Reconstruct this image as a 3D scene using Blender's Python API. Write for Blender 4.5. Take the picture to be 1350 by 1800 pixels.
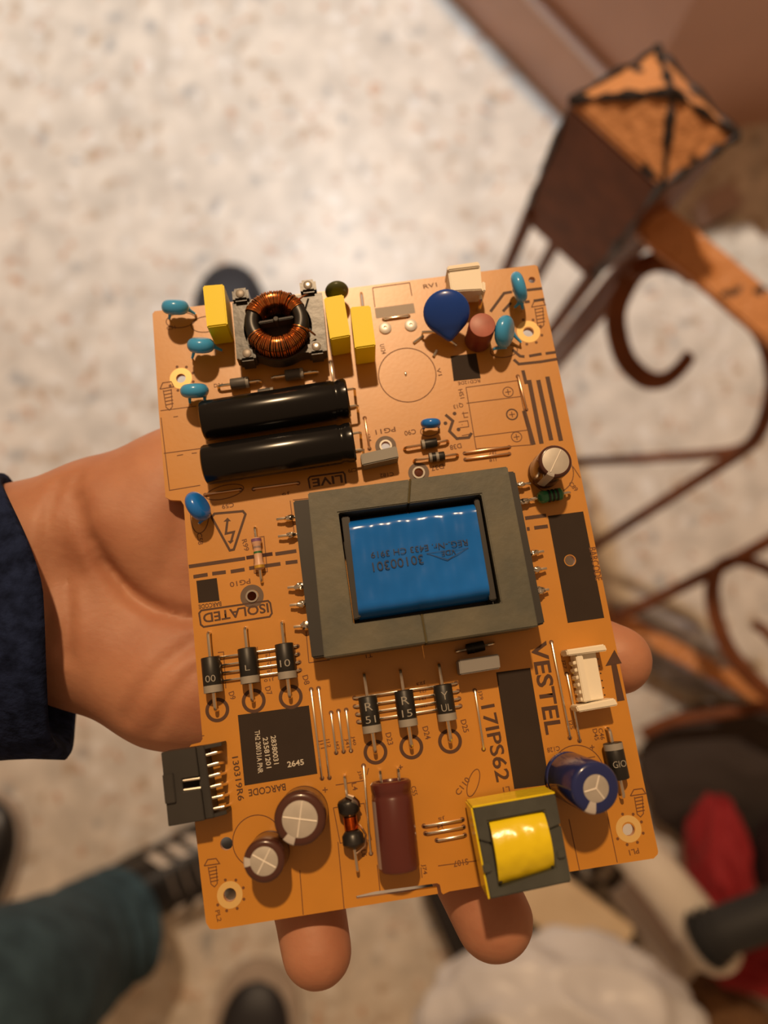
import bpy, bmesh, math, random
import numpy as np
from mathutils import Vector, Matrix, noise as mnoise
random.seed(7)
S = bpy.context.scene
for o in list(bpy.data.objects): bpy.data.objects.remove(o)
C = S.collection
R = math.radians

# ------------------------------------------------------------------ camera
FPX, CX, CY = 1370.0, 675.0, 900.0
CAM = Vector((0, 0, 1.25)); PITCH = R(3.34)
cd = bpy.data.cameras.new('camera'); co = bpy.data.objects.new('camera', cd); C.objects.link(co)
cd.sensor_fit = 'VERTICAL'; cd.sensor_height = 36; cd.lens = 36 * FPX / 1800
cd.clip_start = 0.01; co.location = CAM; co.rotation_euler = (PITCH, 0, 0)
cd.dof.use_dof = True; cd.dof.focus_distance = 0.207; cd.dof.aperture_fstop = 6.2
S.camera = co
RC = Matrix.Rotation(PITCH, 3, 'X')
# ------------------------------------------------------------------ light
S.view_settings.view_transform = 'Standard'; S.view_settings.look = 'None'
S.view_settings.gamma = 1; S.view_settings.use_curve_mapping = False
S.view_settings.exposure = 0.0
W = bpy.data.worlds.new('world'); S.world = W; W.use_nodes = True
bgn = W.node_tree.nodes['Background']
bgn.inputs[0].default_value = (1.0, 0.56, 0.28, 1); bgn.inputs[1].default_value = 0.26
def lamp(name, loc, power, col, size):
    l = bpy.data.lights.new(name, 'POINT'); l.energy = power; l.color = col; l.shadow_soft_size = size
    o = bpy.data.objects.new(name, l); C.objects.link(o); o.location = loc; return o
lamp('warm_ceiling_bulb', (-0.12, 1.50, 2.62), 150, (1.0, 0.66, 0.36), 0.045)
sp_ = bpy.data.lights.new('cool_floor_spot', 'SPOT'); sp_.energy = 188; sp_.color = (.60, .82, 1.0); sp_.spot_size = R(93); sp_.spot_blend = 1.0; sp_.shadow_soft_size = .06  # added cool spot, its cone shaped to whiten mainly the far floor
so_l = bpy.data.objects.new('cool_floor_spot', sp_); C.objects.link(so_l); so_l.location = (-0.20, 1.45, 2.55); so_l.rotation_euler = (R(2), 0, 0)

# ------------------------------------------------------------------ projection helpers
def ray(px, py):
    return RC @ Vector(((px - CX) / FPX, -(py - CY) / FPX, -1.0))
def F(px, py, z=0.0):                      # point of the horizontal plane z seen at that pixel
    d = ray(px, py); return CAM + d * ((z - CAM.z) / d.z)
# board frame from its four corners
_c = [(265.5, 549), (944.5, 465), (1159, 1507), (359, 1637)]
_P = [Vector((x - CX, -(y - CY), -FPX)) for x, y in _c]
_vx = (_P[0].cross(_P[1])).cross(_P[3].cross(_P[2])).normalized()
_vy = (_P[0].cross(_P[3])).cross(_P[1].cross(_P[2])).normalized()
if _vx.x < 0: _vx = -_vx
if _vy.y < 0: _vy = -_vy
_n = _vx.cross(_vy).normalized(); _vy = _n.cross(_vx)
_q = [p / _n.dot(p) for p in _P]
_w = (_q[1] - _q[0]).length; D0 = 0.115 / _w               # 115 mm wide board
U, V, N = RC @ _vx, RC @ _vy, RC @ _n
d0 = RC @ _P[0]; d2 = RC @ _P[2]
pl = -D0                                                     # N.(X-CAM) = pl
O = CAM + ((d0 * (pl / N.dot(d0))) + (d2 * (pl / N.dot(d2)))) / 2
MB4 = Matrix(((U.x, V.x, N.x, O.x), (U.y, V.y, N.y, O.y), (U.z, V.z, N.z, O.z), (0, 0, 0, 1)))
def B(px, py, h=0.0):                      # board-local millimetres at height h (mm)
    d = ray(px, py); t = (pl + h * 0.001) / N.dot(d)
    r = CAM + d * t - O
    return Vector((r.dot(U) * 1000, r.dot(V) * 1000, h))
def b2w(v): return MB4 @ (Vector(v) * 0.001)

# ------------------------------------------------------------------ materials
_m = {}
def mat(name, col, rough=0.5, metal=0.0, var=0.0, vscale=40, bump=0.0, bscale=200, sss=0, coat=0, col2=None, spec=0.5, emit=None, coords='Object'):
    if name in _m: return _m[name]
    m = bpy.data.materials.new(name); m.use_nodes = True; nt = m.node_tree; b = nt.nodes['Principled BSDF']
    b.inputs['Base Color'].default_value = (*col, 1); b.inputs['Roughness'].default_value = rough
    b.inputs['Metallic'].default_value = metal; b.inputs['Specular IOR Level'].default_value = spec
    if coat: b.inputs['Coat Weight'].default_value = coat; b.inputs['Coat Roughness'].default_value = 0.08
    if sss:
        b.inputs['Subsurface Weight'].default_value = sss; b.inputs['Subsurface Radius'].default_value = (1, .35, .2); b.inputs['Subsurface Scale'].default_value = 0.003
    tc = nt.nodes.new('ShaderNodeTexCoord')
    nz = nt.nodes.new('ShaderNodeTexNoise'); nz.inputs['Scale'].default_value = vscale; nz.inputs['Detail'].default_value = 5
    nt.links.new(tc.outputs[coords], nz.inputs['Vector'])
    rp = nt.nodes.new('ShaderNodeValToRGB'); c2 = col2 or tuple(c * (1 - var) for c in col)
    rp.color_ramp.elements[0].position = .35; rp.color_ramp.elements[1].position = .65
    rp.color_ramp.elements[0].color = (*c2, 1); rp.color_ramp.elements[1].color = (*col, 1)
    nt.links.new(nz.outputs[0], rp.inputs[0]); nt.links.new(rp.outputs[0], b.inputs['Base Color'])
    if bump:
        n2 = nt.nodes.new('ShaderNodeTexNoise'); n2.inputs['Scale'].default_value = bscale; n2.inputs['Detail'].default_value = 3
        nt.links.new(tc.outputs[coords], n2.inputs['Vector'])
        bp = nt.nodes.new('ShaderNodeBump'); bp.inputs['Strength'].default_value = bump; bp.inputs['Distance'].default_value = 0.0006
        nt.links.new(n2.outputs[0], bp.inputs['Height']); nt.links.new(bp.outputs[0], b.inputs['Normal'])
    _m[name] = m; return m

def terrazzo(name, base, chips, scale=14, rough=0.35):
    m = bpy.data.materials.new(name); m.use_nodes = True; nt = m.node_tree; b = nt.nodes['Principled BSDF']
    b.inputs['Roughness'].default_value = rough; b.inputs['Specular IOR Level'].default_value = 0.25
    tc = nt.nodes.new('ShaderNodeTexCoord')
    nz = nt.nodes.new('ShaderNodeTexNoise'); nz.inputs['Scale'].default_value = 26; nz.inputs['Detail'].default_value = 6
    nt.links.new(tc.outputs['Object'], nz.inputs['Vector'])
    warp = nt.nodes.new('ShaderNodeMixRGB'); warp.inputs[0].default_value = 0.06
    nt.links.new(tc.outputs['Object'], warp.inputs[1]); nt.links.new(nz.outputs[1], warp.inputs[2])
    last = None
    r0 = nt.nodes.new('ShaderNodeValToRGB'); r0.color_ramp.elements[0].position = .3; r0.color_ramp.elements[1].position = .7
    r0.color_ramp.elements[0].color = (*[c * .78 for c in base], 1); r0.color_ramp.elements[1].color = (*[min(1, c * 1.12) for c in base], 1)
    nt.links.new(nz.outputs[0], r0.inputs[0]); last = r0.outputs[0]
    for i, (col, sc, thr) in enumerate(chips):
        vo = nt.nodes.new('ShaderNodeTexVoronoi'); vo.inputs['Scale'].default_value = sc
        mp = nt.nodes.new('ShaderNodeMapping'); mp.inputs['Location'].default_value = (i * 3.7, i * 1.9, i * .7)
        nt.links.new(warp.outputs[0], mp.inputs[0]); nt.links.new(mp.outputs[0], vo.inputs['Vector'])
        # random cell choice and distance both below thresholds
        sp = nt.nodes.new('ShaderNodeSeparateColor'); nt.links.new(vo.outputs['Color'], sp.inputs[0])
        lt = nt.nodes.new('ShaderNodeMath'); lt.operation = 'LESS_THAN'; lt.inputs[1].default_value = thr
        nt.links.new(sp.outputs[0], lt.inputs[0])
        ds = nt.nodes.new('ShaderNodeMapRange'); ds.inputs[1].default_value = .50; ds.inputs[2].default_value = .22; ds.inputs[3].default_value = 0; ds.inputs[4].default_value = .9
        nt.links.new(vo.outputs['Distance'], ds.inputs[0])
        mu = nt.nodes.new('ShaderNodeMath'); mu.operation = 'MULTIPLY'; nt.links.new(lt.outputs[0], mu.inputs[0]); nt.links.new(ds.outputs[0], mu.inputs[1])
        mx = nt.nodes.new('ShaderNodeMixRGB'); nt.links.new(mu.outputs[0], mx.inputs[0]); nt.links.new(last, mx.inputs[1]); mx.inputs[2].default_value = (*col, 1)
        last = mx.outputs[0]
    nt.links.new(last, b.inputs['Base Color'])
    return m

M_FLOOR = terrazzo('terrazzo', (.74, .67, .58), [((.50, .38, .27), 40, .22), ((.42, .41, .39), 36, .12), ((.84, .80, .74), 40, .25), ((.56, .34, .22), 60, .12)])
M_LAND = terrazzo('landing_stone', (.70, .65, .56), [((.30, .29, .26), 40, .16), ((.40, .34, .27), 60, .15), ((.70, .67, .6), 50, .2)])
M_PCB = mat('board_laminate', (.60, .255, .024), .36, var=.08, vscale=60, bump=.02, bscale=900, spec=.9)
M_SILK = mat('dark_print', (.085, .035, .018), .6, var=.15, vscale=300)
M_SILK2 = mat('fine_print', (.17, .065, .022), .6)
M_BLOCK = mat('dark_block_print', (.042, .030, .024), .7, spec=.15, var=.08, vscale=120)
M_GREYP = mat('grey_print', (.34, .28, .23), .5)
M_RINGP = mat('ring_print', (.13, .085, .06), .5)
M_EYEL = mat('white_tin', (.90, .88, .84), .45, .35)
M_WHITEP = mat('light_print', (.62, .58, .50), .6)
M_FADE = mat('faded_print', (.36, .34, .30), .6)
M_GOLDP = mat('gold_pad', (.85, .58, .22), .35, .3)
M_SOLDER = mat('solder', (.80, .78, .72), .22, 1.0)
M_WIRE = mat('tinned_wire', (.86, .80, .70), .26, 1.0)
M_COPPERW = mat('copper_toned_wire', (.80, .55, .36), .30, 1.0)
M_FERR = mat('ferrite', (.085, .090, .074), .5, col2=(.135, .128, .092), vscale=90, bump=.12, bscale=500)
M_FERR2 = mat('dark_ferrite', (.075, .082, .075), .42, var=.25, vscale=120, bump=.1, bscale=500)
M_BLACKP = mat('black_plastic', (.020, .019, .019), .36, var=.2, vscale=80)
M_BLACKM = mat('matt_black_plastic', (.030, .028, .027), .55, var=.2, vscale=80)
M_BLUET = mat('blue_tape', (.008, .165, .66), .2, var=.15, vscale=60, bump=.1, bscale=220)
M_BLUEE = mat('blue_tape_edge', (.008, .06, .26), .3)
M_YELT = mat('yellow_tape', (.93, .73, .015), .24, var=.08, vscale=90, bump=.25, bscale=260)
M_YELC = mat('yellow_case', (.95, .78, .008), .45, var=.03, spec=.3)
M_BLKS = mat('black_sleeve', (.008, .008, .009), .20, var=.2, spec=.4)
M_BRNS = mat('brown_sleeve', (.085, .030, .022), .24, var=.12, coat=.3)
M_MARS = mat('maroon_sleeve', (.115, .026, .022), .30, var=.15, coat=.2)
M_NAVS = mat('navy_sleeve', (.018, .030, .155), .24, var=.15, coat=.3)
M_ALU = mat('aluminium_top', (.56, .53, .49), .48, .35, var=.12, vscale=200)
M_ALUS = mat('aluminium_score', (.92, .88, .82), .5, .1)
M_CERB = mat('light_blue_ceramic', (.06, .42, .88), .26, var=.1, coat=.3)
M_CERD = mat('blue_ceramic', (.012, .20, .78), .24, var=.1, coat=.3)
M_VAR = mat('varistor_blue', (.006, .065, .42), .28, var=.15, vscale=50, coat=.3)
M_FUSE = mat('red_brown_case', (.50, .17, .13), .45, var=.25, vscale=150)
M_FUSED = mat('dark_red_case', (.20, .040, .032), .45)
M_WHITE = mat('white_nylon', (.92, .86, .72), .45, var=.04)
M_GREYB = mat('grey_case', (.27, .26, .235), .5, var=.06)
M_GREYL = mat('light_grey_case', (.27, .26, .25), .5, var=.06)
M_DBODY = mat('diode_body', (.018, .017, .016), .45, var=.2)
M_DBAND = mat('diode_band', (.33, .31, .28), .5)
M_COPPER = mat('enamelled_copper', (.86, .34, .11), .26, 1.0, var=.35, vscale=500)
M_RES = mat('resistor_body', (.72, .44, .30), .4, var=.1)
M_GREEN = mat('green_body', (.03, .22, .10), .3, coat=.3)
M_OLIVE = mat('olive_body', (.075, .085, .03), .4)
M_SKIN = None

# ------------------------------------------------------------------ mesh builder
class MB:
    def __init__(s): s.bm = bmesh.new()
    def prism(s, poly, h0, h1, bevel=0, seg=2, top=None):
        n = len(poly); bm = bmesh.new()
        a = [bm.verts.new((p[0], p[1], h0)) for p in poly]
        b = [bm.verts.new((p[0], p[1], h1)) for p in (top or poly)]
        bm.faces.new(a[::-1]); bm.faces.new(b)
        for i in range(n): bm.faces.new((a[i], a[(i + 1) % n], b[(i + 1) % n], b[i]))
        bmesh.ops.recalc_face_normals(bm, faces=bm.faces)
        if bevel: bmesh.ops.bevel(bm, geom=list(bm.edges), offset=bevel, segments=seg, affect='EDGES', clamp_overlap=True)
        s._add(bm); return s
    def _add(s, bm):
        me = bpy.data.meshes.new('t'); bm.to_mesh(me); bm.free(); s.bm.from_mesh(me); bpy.data.meshes.remove(me)
    def box(s, c, size, ax=None, bevel=0):
        bm = bmesh.new(); bmesh.ops.create_cube(bm, size=1)
        for v in bm.verts: v.co = Vector((v.co.x * size[0], v.co.y * size[1], v.co.z * size[2]))
        if bevel: bmesh.ops.bevel(bm, geom=list(bm.edges), offset=bevel, segments=2, affect='EDGES', clamp_overlap=True)
        m = frame(ax) if ax is not None else Matrix.Identity(3)
        for v in bm.verts: v.co = m @ v.co + Vector(c)
        s._add(bm); return s
    def lathe(s, prof, p0, axis, n=24, cap=True, ref=None):     # prof: (t along axis, radius)
        z = Vector(axis).normalized(); x = (Vector(ref) if ref else Vector((.3, .9, .2))); x = (x - z * x.dot(z)).normalized(); y = z.cross(x)
        bm = s.bm; rings = []
        for t, r in prof:
            if r <= 1e-6: rings.append([bm.verts.new(Vector(p0) + z * t)])
            else: rings.append([bm.verts.new(Vector(p0) + z * t + (x * math.cos(k * 2 * math.pi / n) + y * math.sin(k * 2 * math.pi / n)) * r) for k in range(n)])
        for a, b in zip(rings, rings[1:]):
            for k in range(n):
                k2 = (k + 1) % n
                if len(a) == 1 and len(b) == 1: break
                if len(a) == 1: bm.faces.new((a[0], b[k2], b[k]))
                elif len(b) == 1: bm.faces.new((a[k], a[k2], b[0]))
                else: bm.faces.new((a[k], a[k2], b[k2], b[k]))
        if cap:
            if len(rings[0]) > 1: bm.faces.new(rings[0][::-1])
            if len(rings[-1]) > 1: bm.faces.new(rings[-1])
        return s
    def tube(s, pts, r, n=8, closed=False, flat=None):
        pts = [Vector(p) for p in pts]; bm = s.bm; rings = []; m = len(pts); prev = None
        rr = r if isinstance(r, (list, tuple)) else [r] * m
        for i, p in enumerate(pts):
            if closed: t = (pts[(i + 1) % m] - pts[i - 1])
            else: t = pts[min(i + 1, m - 1)] - pts[max(i - 1, 0)]
            t = t.normalized() if t.length > 1e-9 else Vector((0, 0, 1))
            if prev is None:
                a = Vector((0, 0, 1)) if abs(t.z) < .9 else Vector((1, 0, 0)); x = (a - t * a.dot(t)).normalized()
            else:
                x = (prev - t * prev.dot(t)); x = x.normalized() if x.length > 1e-6 else prev
            prev = x; y = t.cross(x)
            fx, fy = flat if flat else (1, 1)
            rings.append([bm.verts.new(p + (x * math.cos(k * 2 * math.pi / n) * fx + y * math.sin(k * 2 * math.pi / n) * fy) * rr[i]) for k in range(n)])
        pr = list(zip(rings, rings[1:])) + ([(rings[-1], rings[0])] if closed else [])
        for a, b in pr:
            for k in range(n): bm.faces.new((a[k], a[(k + 1) % n], b[(k + 1) % n], b[k]))
        if not closed: bm.faces.new(rings[0][::-1]); bm.faces.new(rings[-1])
        return s
    def ellipsoid(s, c, rad, ax=None, nu=24, nv=14, fn=None):
        bm = bmesh.new(); bmesh.ops.create_uvsphere(bm, u_segments=nu, v_segments=nv, radius=1)
        m = frame(ax) if ax is not None else Matrix.Identity(3)
        for v in bm.verts:
            q = Vector((v.co.x * rad[0], v.co.y * rad[1], v.co.z * rad[2]))
            if fn: q = fn(q, v.co.copy())
            v.co = m @ q + Vector(c)
        s._add(bm); return s
    def ring(s, c, r0, r1, h, n=32, hh=0.05):
        bm = s.bm; c = Vector(c)
        def rg(r, z): return [bm.verts.new(c + Vector((r * math.cos(k * 2 * math.pi / n), r * math.sin(k * 2 * math.pi / n), z))) for k in range(n)]
        a, b, a2, b2 = rg(r0, h), rg(r1, h), rg(r0, h - hh), rg(r1, h - hh)
        for k in range(n):
            k2 = (k + 1) % n
            bm.faces.new((a[k], b[k], b[k2], a[k2])); bm.faces.new((b[k], b2[k], b2[k2], b[k2])); bm.faces.new((a2[k], a[k], a[k2], a2[k2]))
        return s
    def ribbon(s, pts, w, h=.05, closed=False):
        pts = [Vector((p[0], p[1], 0)) for p in pts]; n = len(pts); bm = s.bm; L = []
        for i, p in enumerate(pts):
            a = pts[i - 1] if (i > 0 or closed) else None; b = pts[(i + 1) % n] if (i < n - 1 or closed) else None
            d1 = (p - a).normalized() if a is not None else (b - p).normalized(); d2 = (b - p).normalized() if b is not None else d1
            n1 = Vector((-d1.y, d1.x, 0)); n2 = Vector((-d2.y, d2.x, 0)); mm = (n1 + n2)
            mm = mm.normalized() if mm.length > 1e-6 else n1
            k = min(2.0, 1 / max(.3, mm.dot(n1)))
            L.append((bm.verts.new(p + mm * w * .5 * k + Vector((0, 0, h))), bm.verts.new(p - mm * w * .5 * k + Vector((0, 0, h)))))
        for i in range(n if closed else n - 1):
            a, b = L[i], L[(i + 1) % n]; bm.faces.new((a[1], b[1], b[0], a[0]))
        return s
    def poly(s, pts, h=.05):
        s.bm.faces.new([s.bm.verts.new((p[0], p[1], h)) for p in pts]); return s

def frame(z):                                # matrix whose Z column is z (or full matrix given)
    if isinstance(z, Matrix): return z
    z = Vector(z).normalized(); a = Vector((1, 0, 0)) if abs(z.x) < .8 else Vector((0, 1, 0))
    x = (a - z * a.dot(z)).normalized(); y = z.cross(x)
    return Matrix((x, y, z)).transposed()
def frame_xz(x, z):
    z = Vector(z).normalized(); x = Vector(x); x = (x - z * x.dot(z)).normalized(); y = z.cross(x)
    return Matrix((x, y, z)).transposed()

OFF = {}
def build(mb, name, m, parent=None, scale=1.0, smooth=True, angle=40, label=None):
    bm = mb.bm if isinstance(mb, MB) else mb
    if not isinstance(mb, bpy.types.Mesh):
        for v in bm.verts: v.co *= scale
        me = bpy.data.meshes.new(name); bm.to_mesh(me); bm.free()
    else: me = mb
    return link_mesh(me, name, m, parent, smooth, angle, label)
def link_mesh(me, name, m, parent=None, smooth=True, angle=40, label=None):
    n = len(me.vertices); a = np.empty(n * 3); me.vertices.foreach_get('co', a); a = a.reshape(-1, 3)
    c = (a.max(0) + a.min(0)) / 2; a -= c; me.vertices.foreach_set('co', a.ravel()); me.update()
    if smooth:
        me.shade_smooth()
        if angle < 180: me.set_sharp_from_angle(angle=R(angle))
    if m: me.materials.append(m)
    o = bpy.data.objects.new(name, me); C.objects.link(o); c = Vector(c)
    OFF[o] = c
    if parent is not None: o.parent = parent; o.location = c - OFF.get(parent, Vector())
    else: o.location = c
    if label: o['label'] = label
    return o
def bb(mb, name, m, parent, **k): return build(mb, name, m, parent, scale=.001, **k)     # board millimetres
def root(name, label, cat, group=None):
    o = bpy.data.objects.new(name, None); C.objects.link(o); o.empty_display_size = .02
    o['label'] = label; o['category'] = cat
    if group: o['group'] = group
    OFF[o] = Vector(); return o
def setroot(o, loc): o.location = loc; OFF[o] = Vector(loc)
def tag(o, label, cat, group=None, kind=None):
    o['label'] = label; o['category'] = cat
    if group: o['group'] = group
    if kind: o['kind'] = kind
    return o
def structure(o): o['kind'] = 'structure'; return o

# ================================================================== STRUCTURE: floor, wall, landing
fm = MB(); fm.prism([(-6, -6), (6, -6), (6, 6), (-6, 6)], -.05, 0)
floor = structure(build(fm, 'floor', M_FLOOR, smooth=False))
M_WALL = mat('pink_brown_wall_paint', (.62, .36, .27), .45, var=.10, vscale=6, bump=.05, bscale=60)
M_SKIRT = mat('skirting_stone', (.60, .36, .27), .35, var=.12, vscale=14)
M_SKTOP = mat('skirting_light_edge', (.78, .62, .55), .35)
wc = F(1072, 265); wl = F(820, 0); wr = F(1350, 215)
dl = (wl - wc).normalized(); dr = (wr - wc).normalized()
A, Bp = wc + dl * .50, wc + dr * 1.0
wm = MB(); wm.prism([wc, Bp, A + dr * 1.0, A], 0, .46)
structure(build(wm, 'wall_back', M_WALL, smooth=False))
nl = Vector((dl.y, -dl.x, 0)); nl = nl if nl.dot(-dr) > 0 else -nl
nr = Vector((dr.y, -dr.x, 0)); nr = nr if nr.dot(-dl) > 0 else -nr
sk = MB(); sk.prism([wc + nl * .015 , wc, A, A + nl * .015], 0.0005, .135)
structure(build(sk, 'baseboard_left', M_SKIRT, smooth=False))
sk = MB(); sk.prism([wc + nl * .016 + dl * .02, wc + dl * .02, A, A + nl * .016], .1355, .150, bevel=.003)
structure(build(sk, 'trim_1', M_SKTOP))
# joints between the floor slabs on the stair side, and the raised stone of the stair head
M_JOINT = mat('pale_joint', (.72, .66, .58), .5)
def strip(name, a, b, w, z=.001, h=.0015):
    a, b = F(*a), F(*b); d = (b - a).normalized(); n = Vector((-d.y, d.x, 0)) * w / 2
    m_ = MB(); m_.prism([a - n, b - n, b + n, a + n], z - h, z); return structure(build(m_, name, M_JOINT, smooth=False))
strip('trim_2', (985, 828), (1312, 588), .011)
sl = [F(1224, 420), F(1293, 383), F(1480, 640), F(1400, 690)]
m_ = MB(); m_.prism(sl, 0, .028, bevel=.004); structure(build(m_, 'trim_3', M_LAND, smooth=False))
m_ = MB(); m_.prism([F(1212, 372), F(1262, 342), F(1288, 380), F(1226, 414)], 0, .05, bevel=.004)
structure(build(m_, 'trim_4', mat('pink_stone', (.52, .37, .32), .4, var=.12, vscale=30), smooth=False))

# ================================================================== CIRCUIT BOARD
board = root('circuit_board', 'orange power supply circuit board covered in components, resting on the hand', 'circuit board')
board.matrix_world = MB4
HOLES = [((318, 665), 8.5), ((929, 585), 9.5), ((1105, 1459), 10.5), ((404, 1573), 11), ((398, 1483), 11), ((1002, 985), 9), ((935, 492), 6.0), ((443, 1048), 9), ((736, 831), 8), ((678, 784), 8)]
PXMM = lambda px, py: (B(px + 3, py) - B(px - 3, py)).length / 6     # mm per pixel
outline = [(268, 552), (271.5, 547), (600, 508), (940, 465.5), (945, 468), (953, 506), (1050, 976), (1157, 1497), (1156, 1502), (1149, 1509), (1100, 1516.5), (850, 1557),
           (790, 1567), (779, 1572), (776, 1569), (773, 1555), (768, 1552.5), (660, 1567), (626, 1575), (627, 1580), (768, 1560), (770, 1571), (606, 1597.5), (380, 1634), (369, 1633),
           (362, 1622), (353, 1545), (343, 1450), (330, 1326), (330, 1317), (336, 1309), (352, 1305), (356, 1299), (341, 1120), (330, 985), (323, 888), (318, 880), (300, 879), (291, 874), (279, 722)]
def curve_mesh(polys, depth, z):
    cu = bpy.data.curves.new('c', 'CURVE'); cu.dimensions = '2D'; cu.fill_mode = 'BOTH'; cu.extrude = depth
    for p in polys:
        sp = cu.splines.new('POLY'); sp.points.add(len(p) - 1); sp.use_cyclic_u = True
        for i, q in enumerate(p): sp.points[i].co = (q[0] * .001, q[1] * .001, 0, 1)
    ob = bpy.data.objects.new('c', cu); C.objects.link(ob)
    dg = bpy.context.evaluated_depsgraph_get(); me = bpy.data.meshes.new_from_object(ob.evaluated_get(dg))
    bpy.data.objects.remove(ob); bpy.data.curves.remove(cu)
    me.materials.clear()
    for v in me.vertices: v.co.z += z
    return me
def circ(c, r, n=28): return [Vector((c[0] + r * math.cos(i * 2 * math.pi / n), c[1] + r * math.sin(i * 2 * math.pi / n), 0)) for i in range(n)]
polys = [[B(*p) for p in outline]] + [circ(B(*c), r * PXMM(*c)) for c, r in HOLES]
pcb = link_mesh(curve_mesh(polys, .0008, -.0008), 'printed_board', M_PCB, board, smooth=False)

def silk_poly(pts, m=M_BLOCK, h=.04, name='printed_block'):
    return bb(MB().poly([B(*p) for p in pts][::-1], h), name, m, pcb, smooth=False)
def line(pts, w=2.0, m=M_SILK2, h=.05, closed=False, name='printed_line'):
    return bb(MB().ribbon([B(*p) for p in pts], w * PXMM(*pts[0]), h, closed), name, m, pcb, smooth=False)
def circle(c, r, w=1.6, m=M_SILK2, h=.05, name='printed_circle'):
    k = PXMM(*c); return bb(MB().ring(B(*c), (r - w / 2) * k, (r + w / 2) * k, h, 40, .03), name, m, pcb, smooth=False)
def oval(c, rx, ry, rot=0, w=1.6, m=M_SILK2):
    k = PXMM(*c); b = B(*c); a = R(rot)
    pts = []
    for i in range(32):
        t = i * math.pi / 16; x, y = rx * k * math.cos(t), ry * k * math.sin(t)
        pts.append((b.x + x * math.cos(a) - y * math.sin(a), b.y + x * math.sin(a) + y * math.cos(a)))
    return bb(MB().ribbon(pts, w * k, .05, True), 'printed_oval', m, pcb, smooth=False)
def text_mesh(s, bold=0.0):
    cu = bpy.data.curves.new('t', 'FONT'); cu.body = s; cu.size = 1; cu.offset = bold; cu.resolution_u = 3
    ob = bpy.data.objects.new('t', cu); C.objects.link(ob)
    dg = bpy.context.evaluated_depsgraph_get(); me = bpy.data.meshes.new_from_object(ob.evaluated_get(dg))
    bpy.data.objects.remove(ob); bpy.data.curves.remove(cu); me.materials.clear()
    return me
def text(s, p0, p1, hpx, m=M_SILK, h=.06, parent=None, bold=.012, name='printed_text', loc=None):
    """letters fitted between two pixels (reading direction) and hpx tall, lying at height h; loc=(origin,xdir,ydir,w,hgt) overrides"""
    me = text_mesh(s, bold); n = len(me.vertices); a = np.empty(n * 3); me.vertices.foreach_get('co', a); a = a.reshape(-1, 3)
    mn, mx = a.min(0), a.max(0)
    if loc is None:
        q0, q1 = B(*p0, h), B(*p1, h); xd = (q1 - q0); w = xd.length; xd.normalize(); yd = Vector((-xd.y, xd.x, 0)); c = (q0 + q1) / 2; hh = hpx * PXMM(*p0)
    else: c, xd, yd, w, hh = loc; c = Vector(c); xd = Vector(xd).normalized(); yd = Vector(yd).normalized()
    u = (a[:, 0] - (mn[0] + mx[0]) / 2) / max(1e-6, mx[0] - mn[0]) * w; v = (a[:, 1] - (mn[1] + mx[1]) / 2) / max(1e-6, mx[1] - mn[1]) * hh
    out = (np.outer(u, xd) + np.outer(v, yd) + np.array(c)) * .001
    me.vertices.foreach_set('co', out.ravel())
    return link_mesh(me, name, m, parent or pcb, smooth=False)

# ---- printed blocks
silk_poly([(792, 626), (837, 621), (845, 665), (797.5, 670)])
silk_poly([(963, 907), (1025, 899), (1062, 1086), (998, 1095)][:4]) if False else None
_b = [B(*p) for p in [(963, 907), (1025, 899), (1062, 1086), (998, 1095)]]
bb_ = curve_mesh([_b, circ(B(1002, 985), 10.5 * PXMM(1002, 985))], .00001, .00004)
link_mesh(bb_, 'printed_block', M_BLOCK, pcb, smooth=False)
silk_poly([(345, 1021), (381, 1016), (386, 1056), (349, 1060)])
silk_poly([(418, 1257), (543, 1240), (558, 1360), (430, 1381)])
silk_poly([(872, 1182), (932, 1174), (966, 1379), (904, 1387)])
silk_poly([(658.5, 542), (727, 533), (730, 550), (661, 560)], M_GREYP)
# ---- thick printed lines
T = dict(w=6.5, m=M_SILK)
for a, b in [((332, 996), (431, 981.5)), ((484, 974), (521, 968.5)), ((340, 1014), (365, 1010)), ((373, 1008.5), (397, 1005.5)), ((405.5, 1005), (430, 1001)), ((438, 999), (493, 991)), ((502, 989.5), (523, 987)),
             ((923, 911), (960, 906)), ((926, 930), (931, 929.5)), ((939, 928), (963, 925))]: line([a, b], **T)
line([(433, 980.5), (479, 973.5)], 6.5, mat('slot_shadow', (.05, .012, .008), .7))  # not print: dark strip paints the shade inside a slot that isn't cut
line([(862, 548), (886, 515.5), (900, 513)], 5, M_SILK); line([(926, 510), (953, 507)], 5, M_SILK); line([(884, 547.5), (898, 532)], 5, M_SILK)
line([(922, 531), (931, 530)], 5, M_SILK); line([(938, 529), (957, 526)], 5, M_SILK)
line([(901, 615), (914, 626), (922, 627)], 5, M_SILK); line([(930, 626), (952, 622)], 5, M_SILK); line([(959, 621.5), (977, 619)], 5, M_SILK)
line([(903, 632), (912, 640), (950, 636), (980, 631)], 5, M_SILK)
for a, b in [((921, 722), (938, 782)), ((930, 668), (952, 780)), ((946, 668), (969, 774)), ((962, 662), (986, 775))]: line([a, b], 7.5, M_SILK)
line([(919, 651), (925, 675)], 6, M_SILK)
line([(783, 729), (796, 740), (790, 758), (803, 771), (824, 769), (829, 761)], 5, M_SILK)
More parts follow.
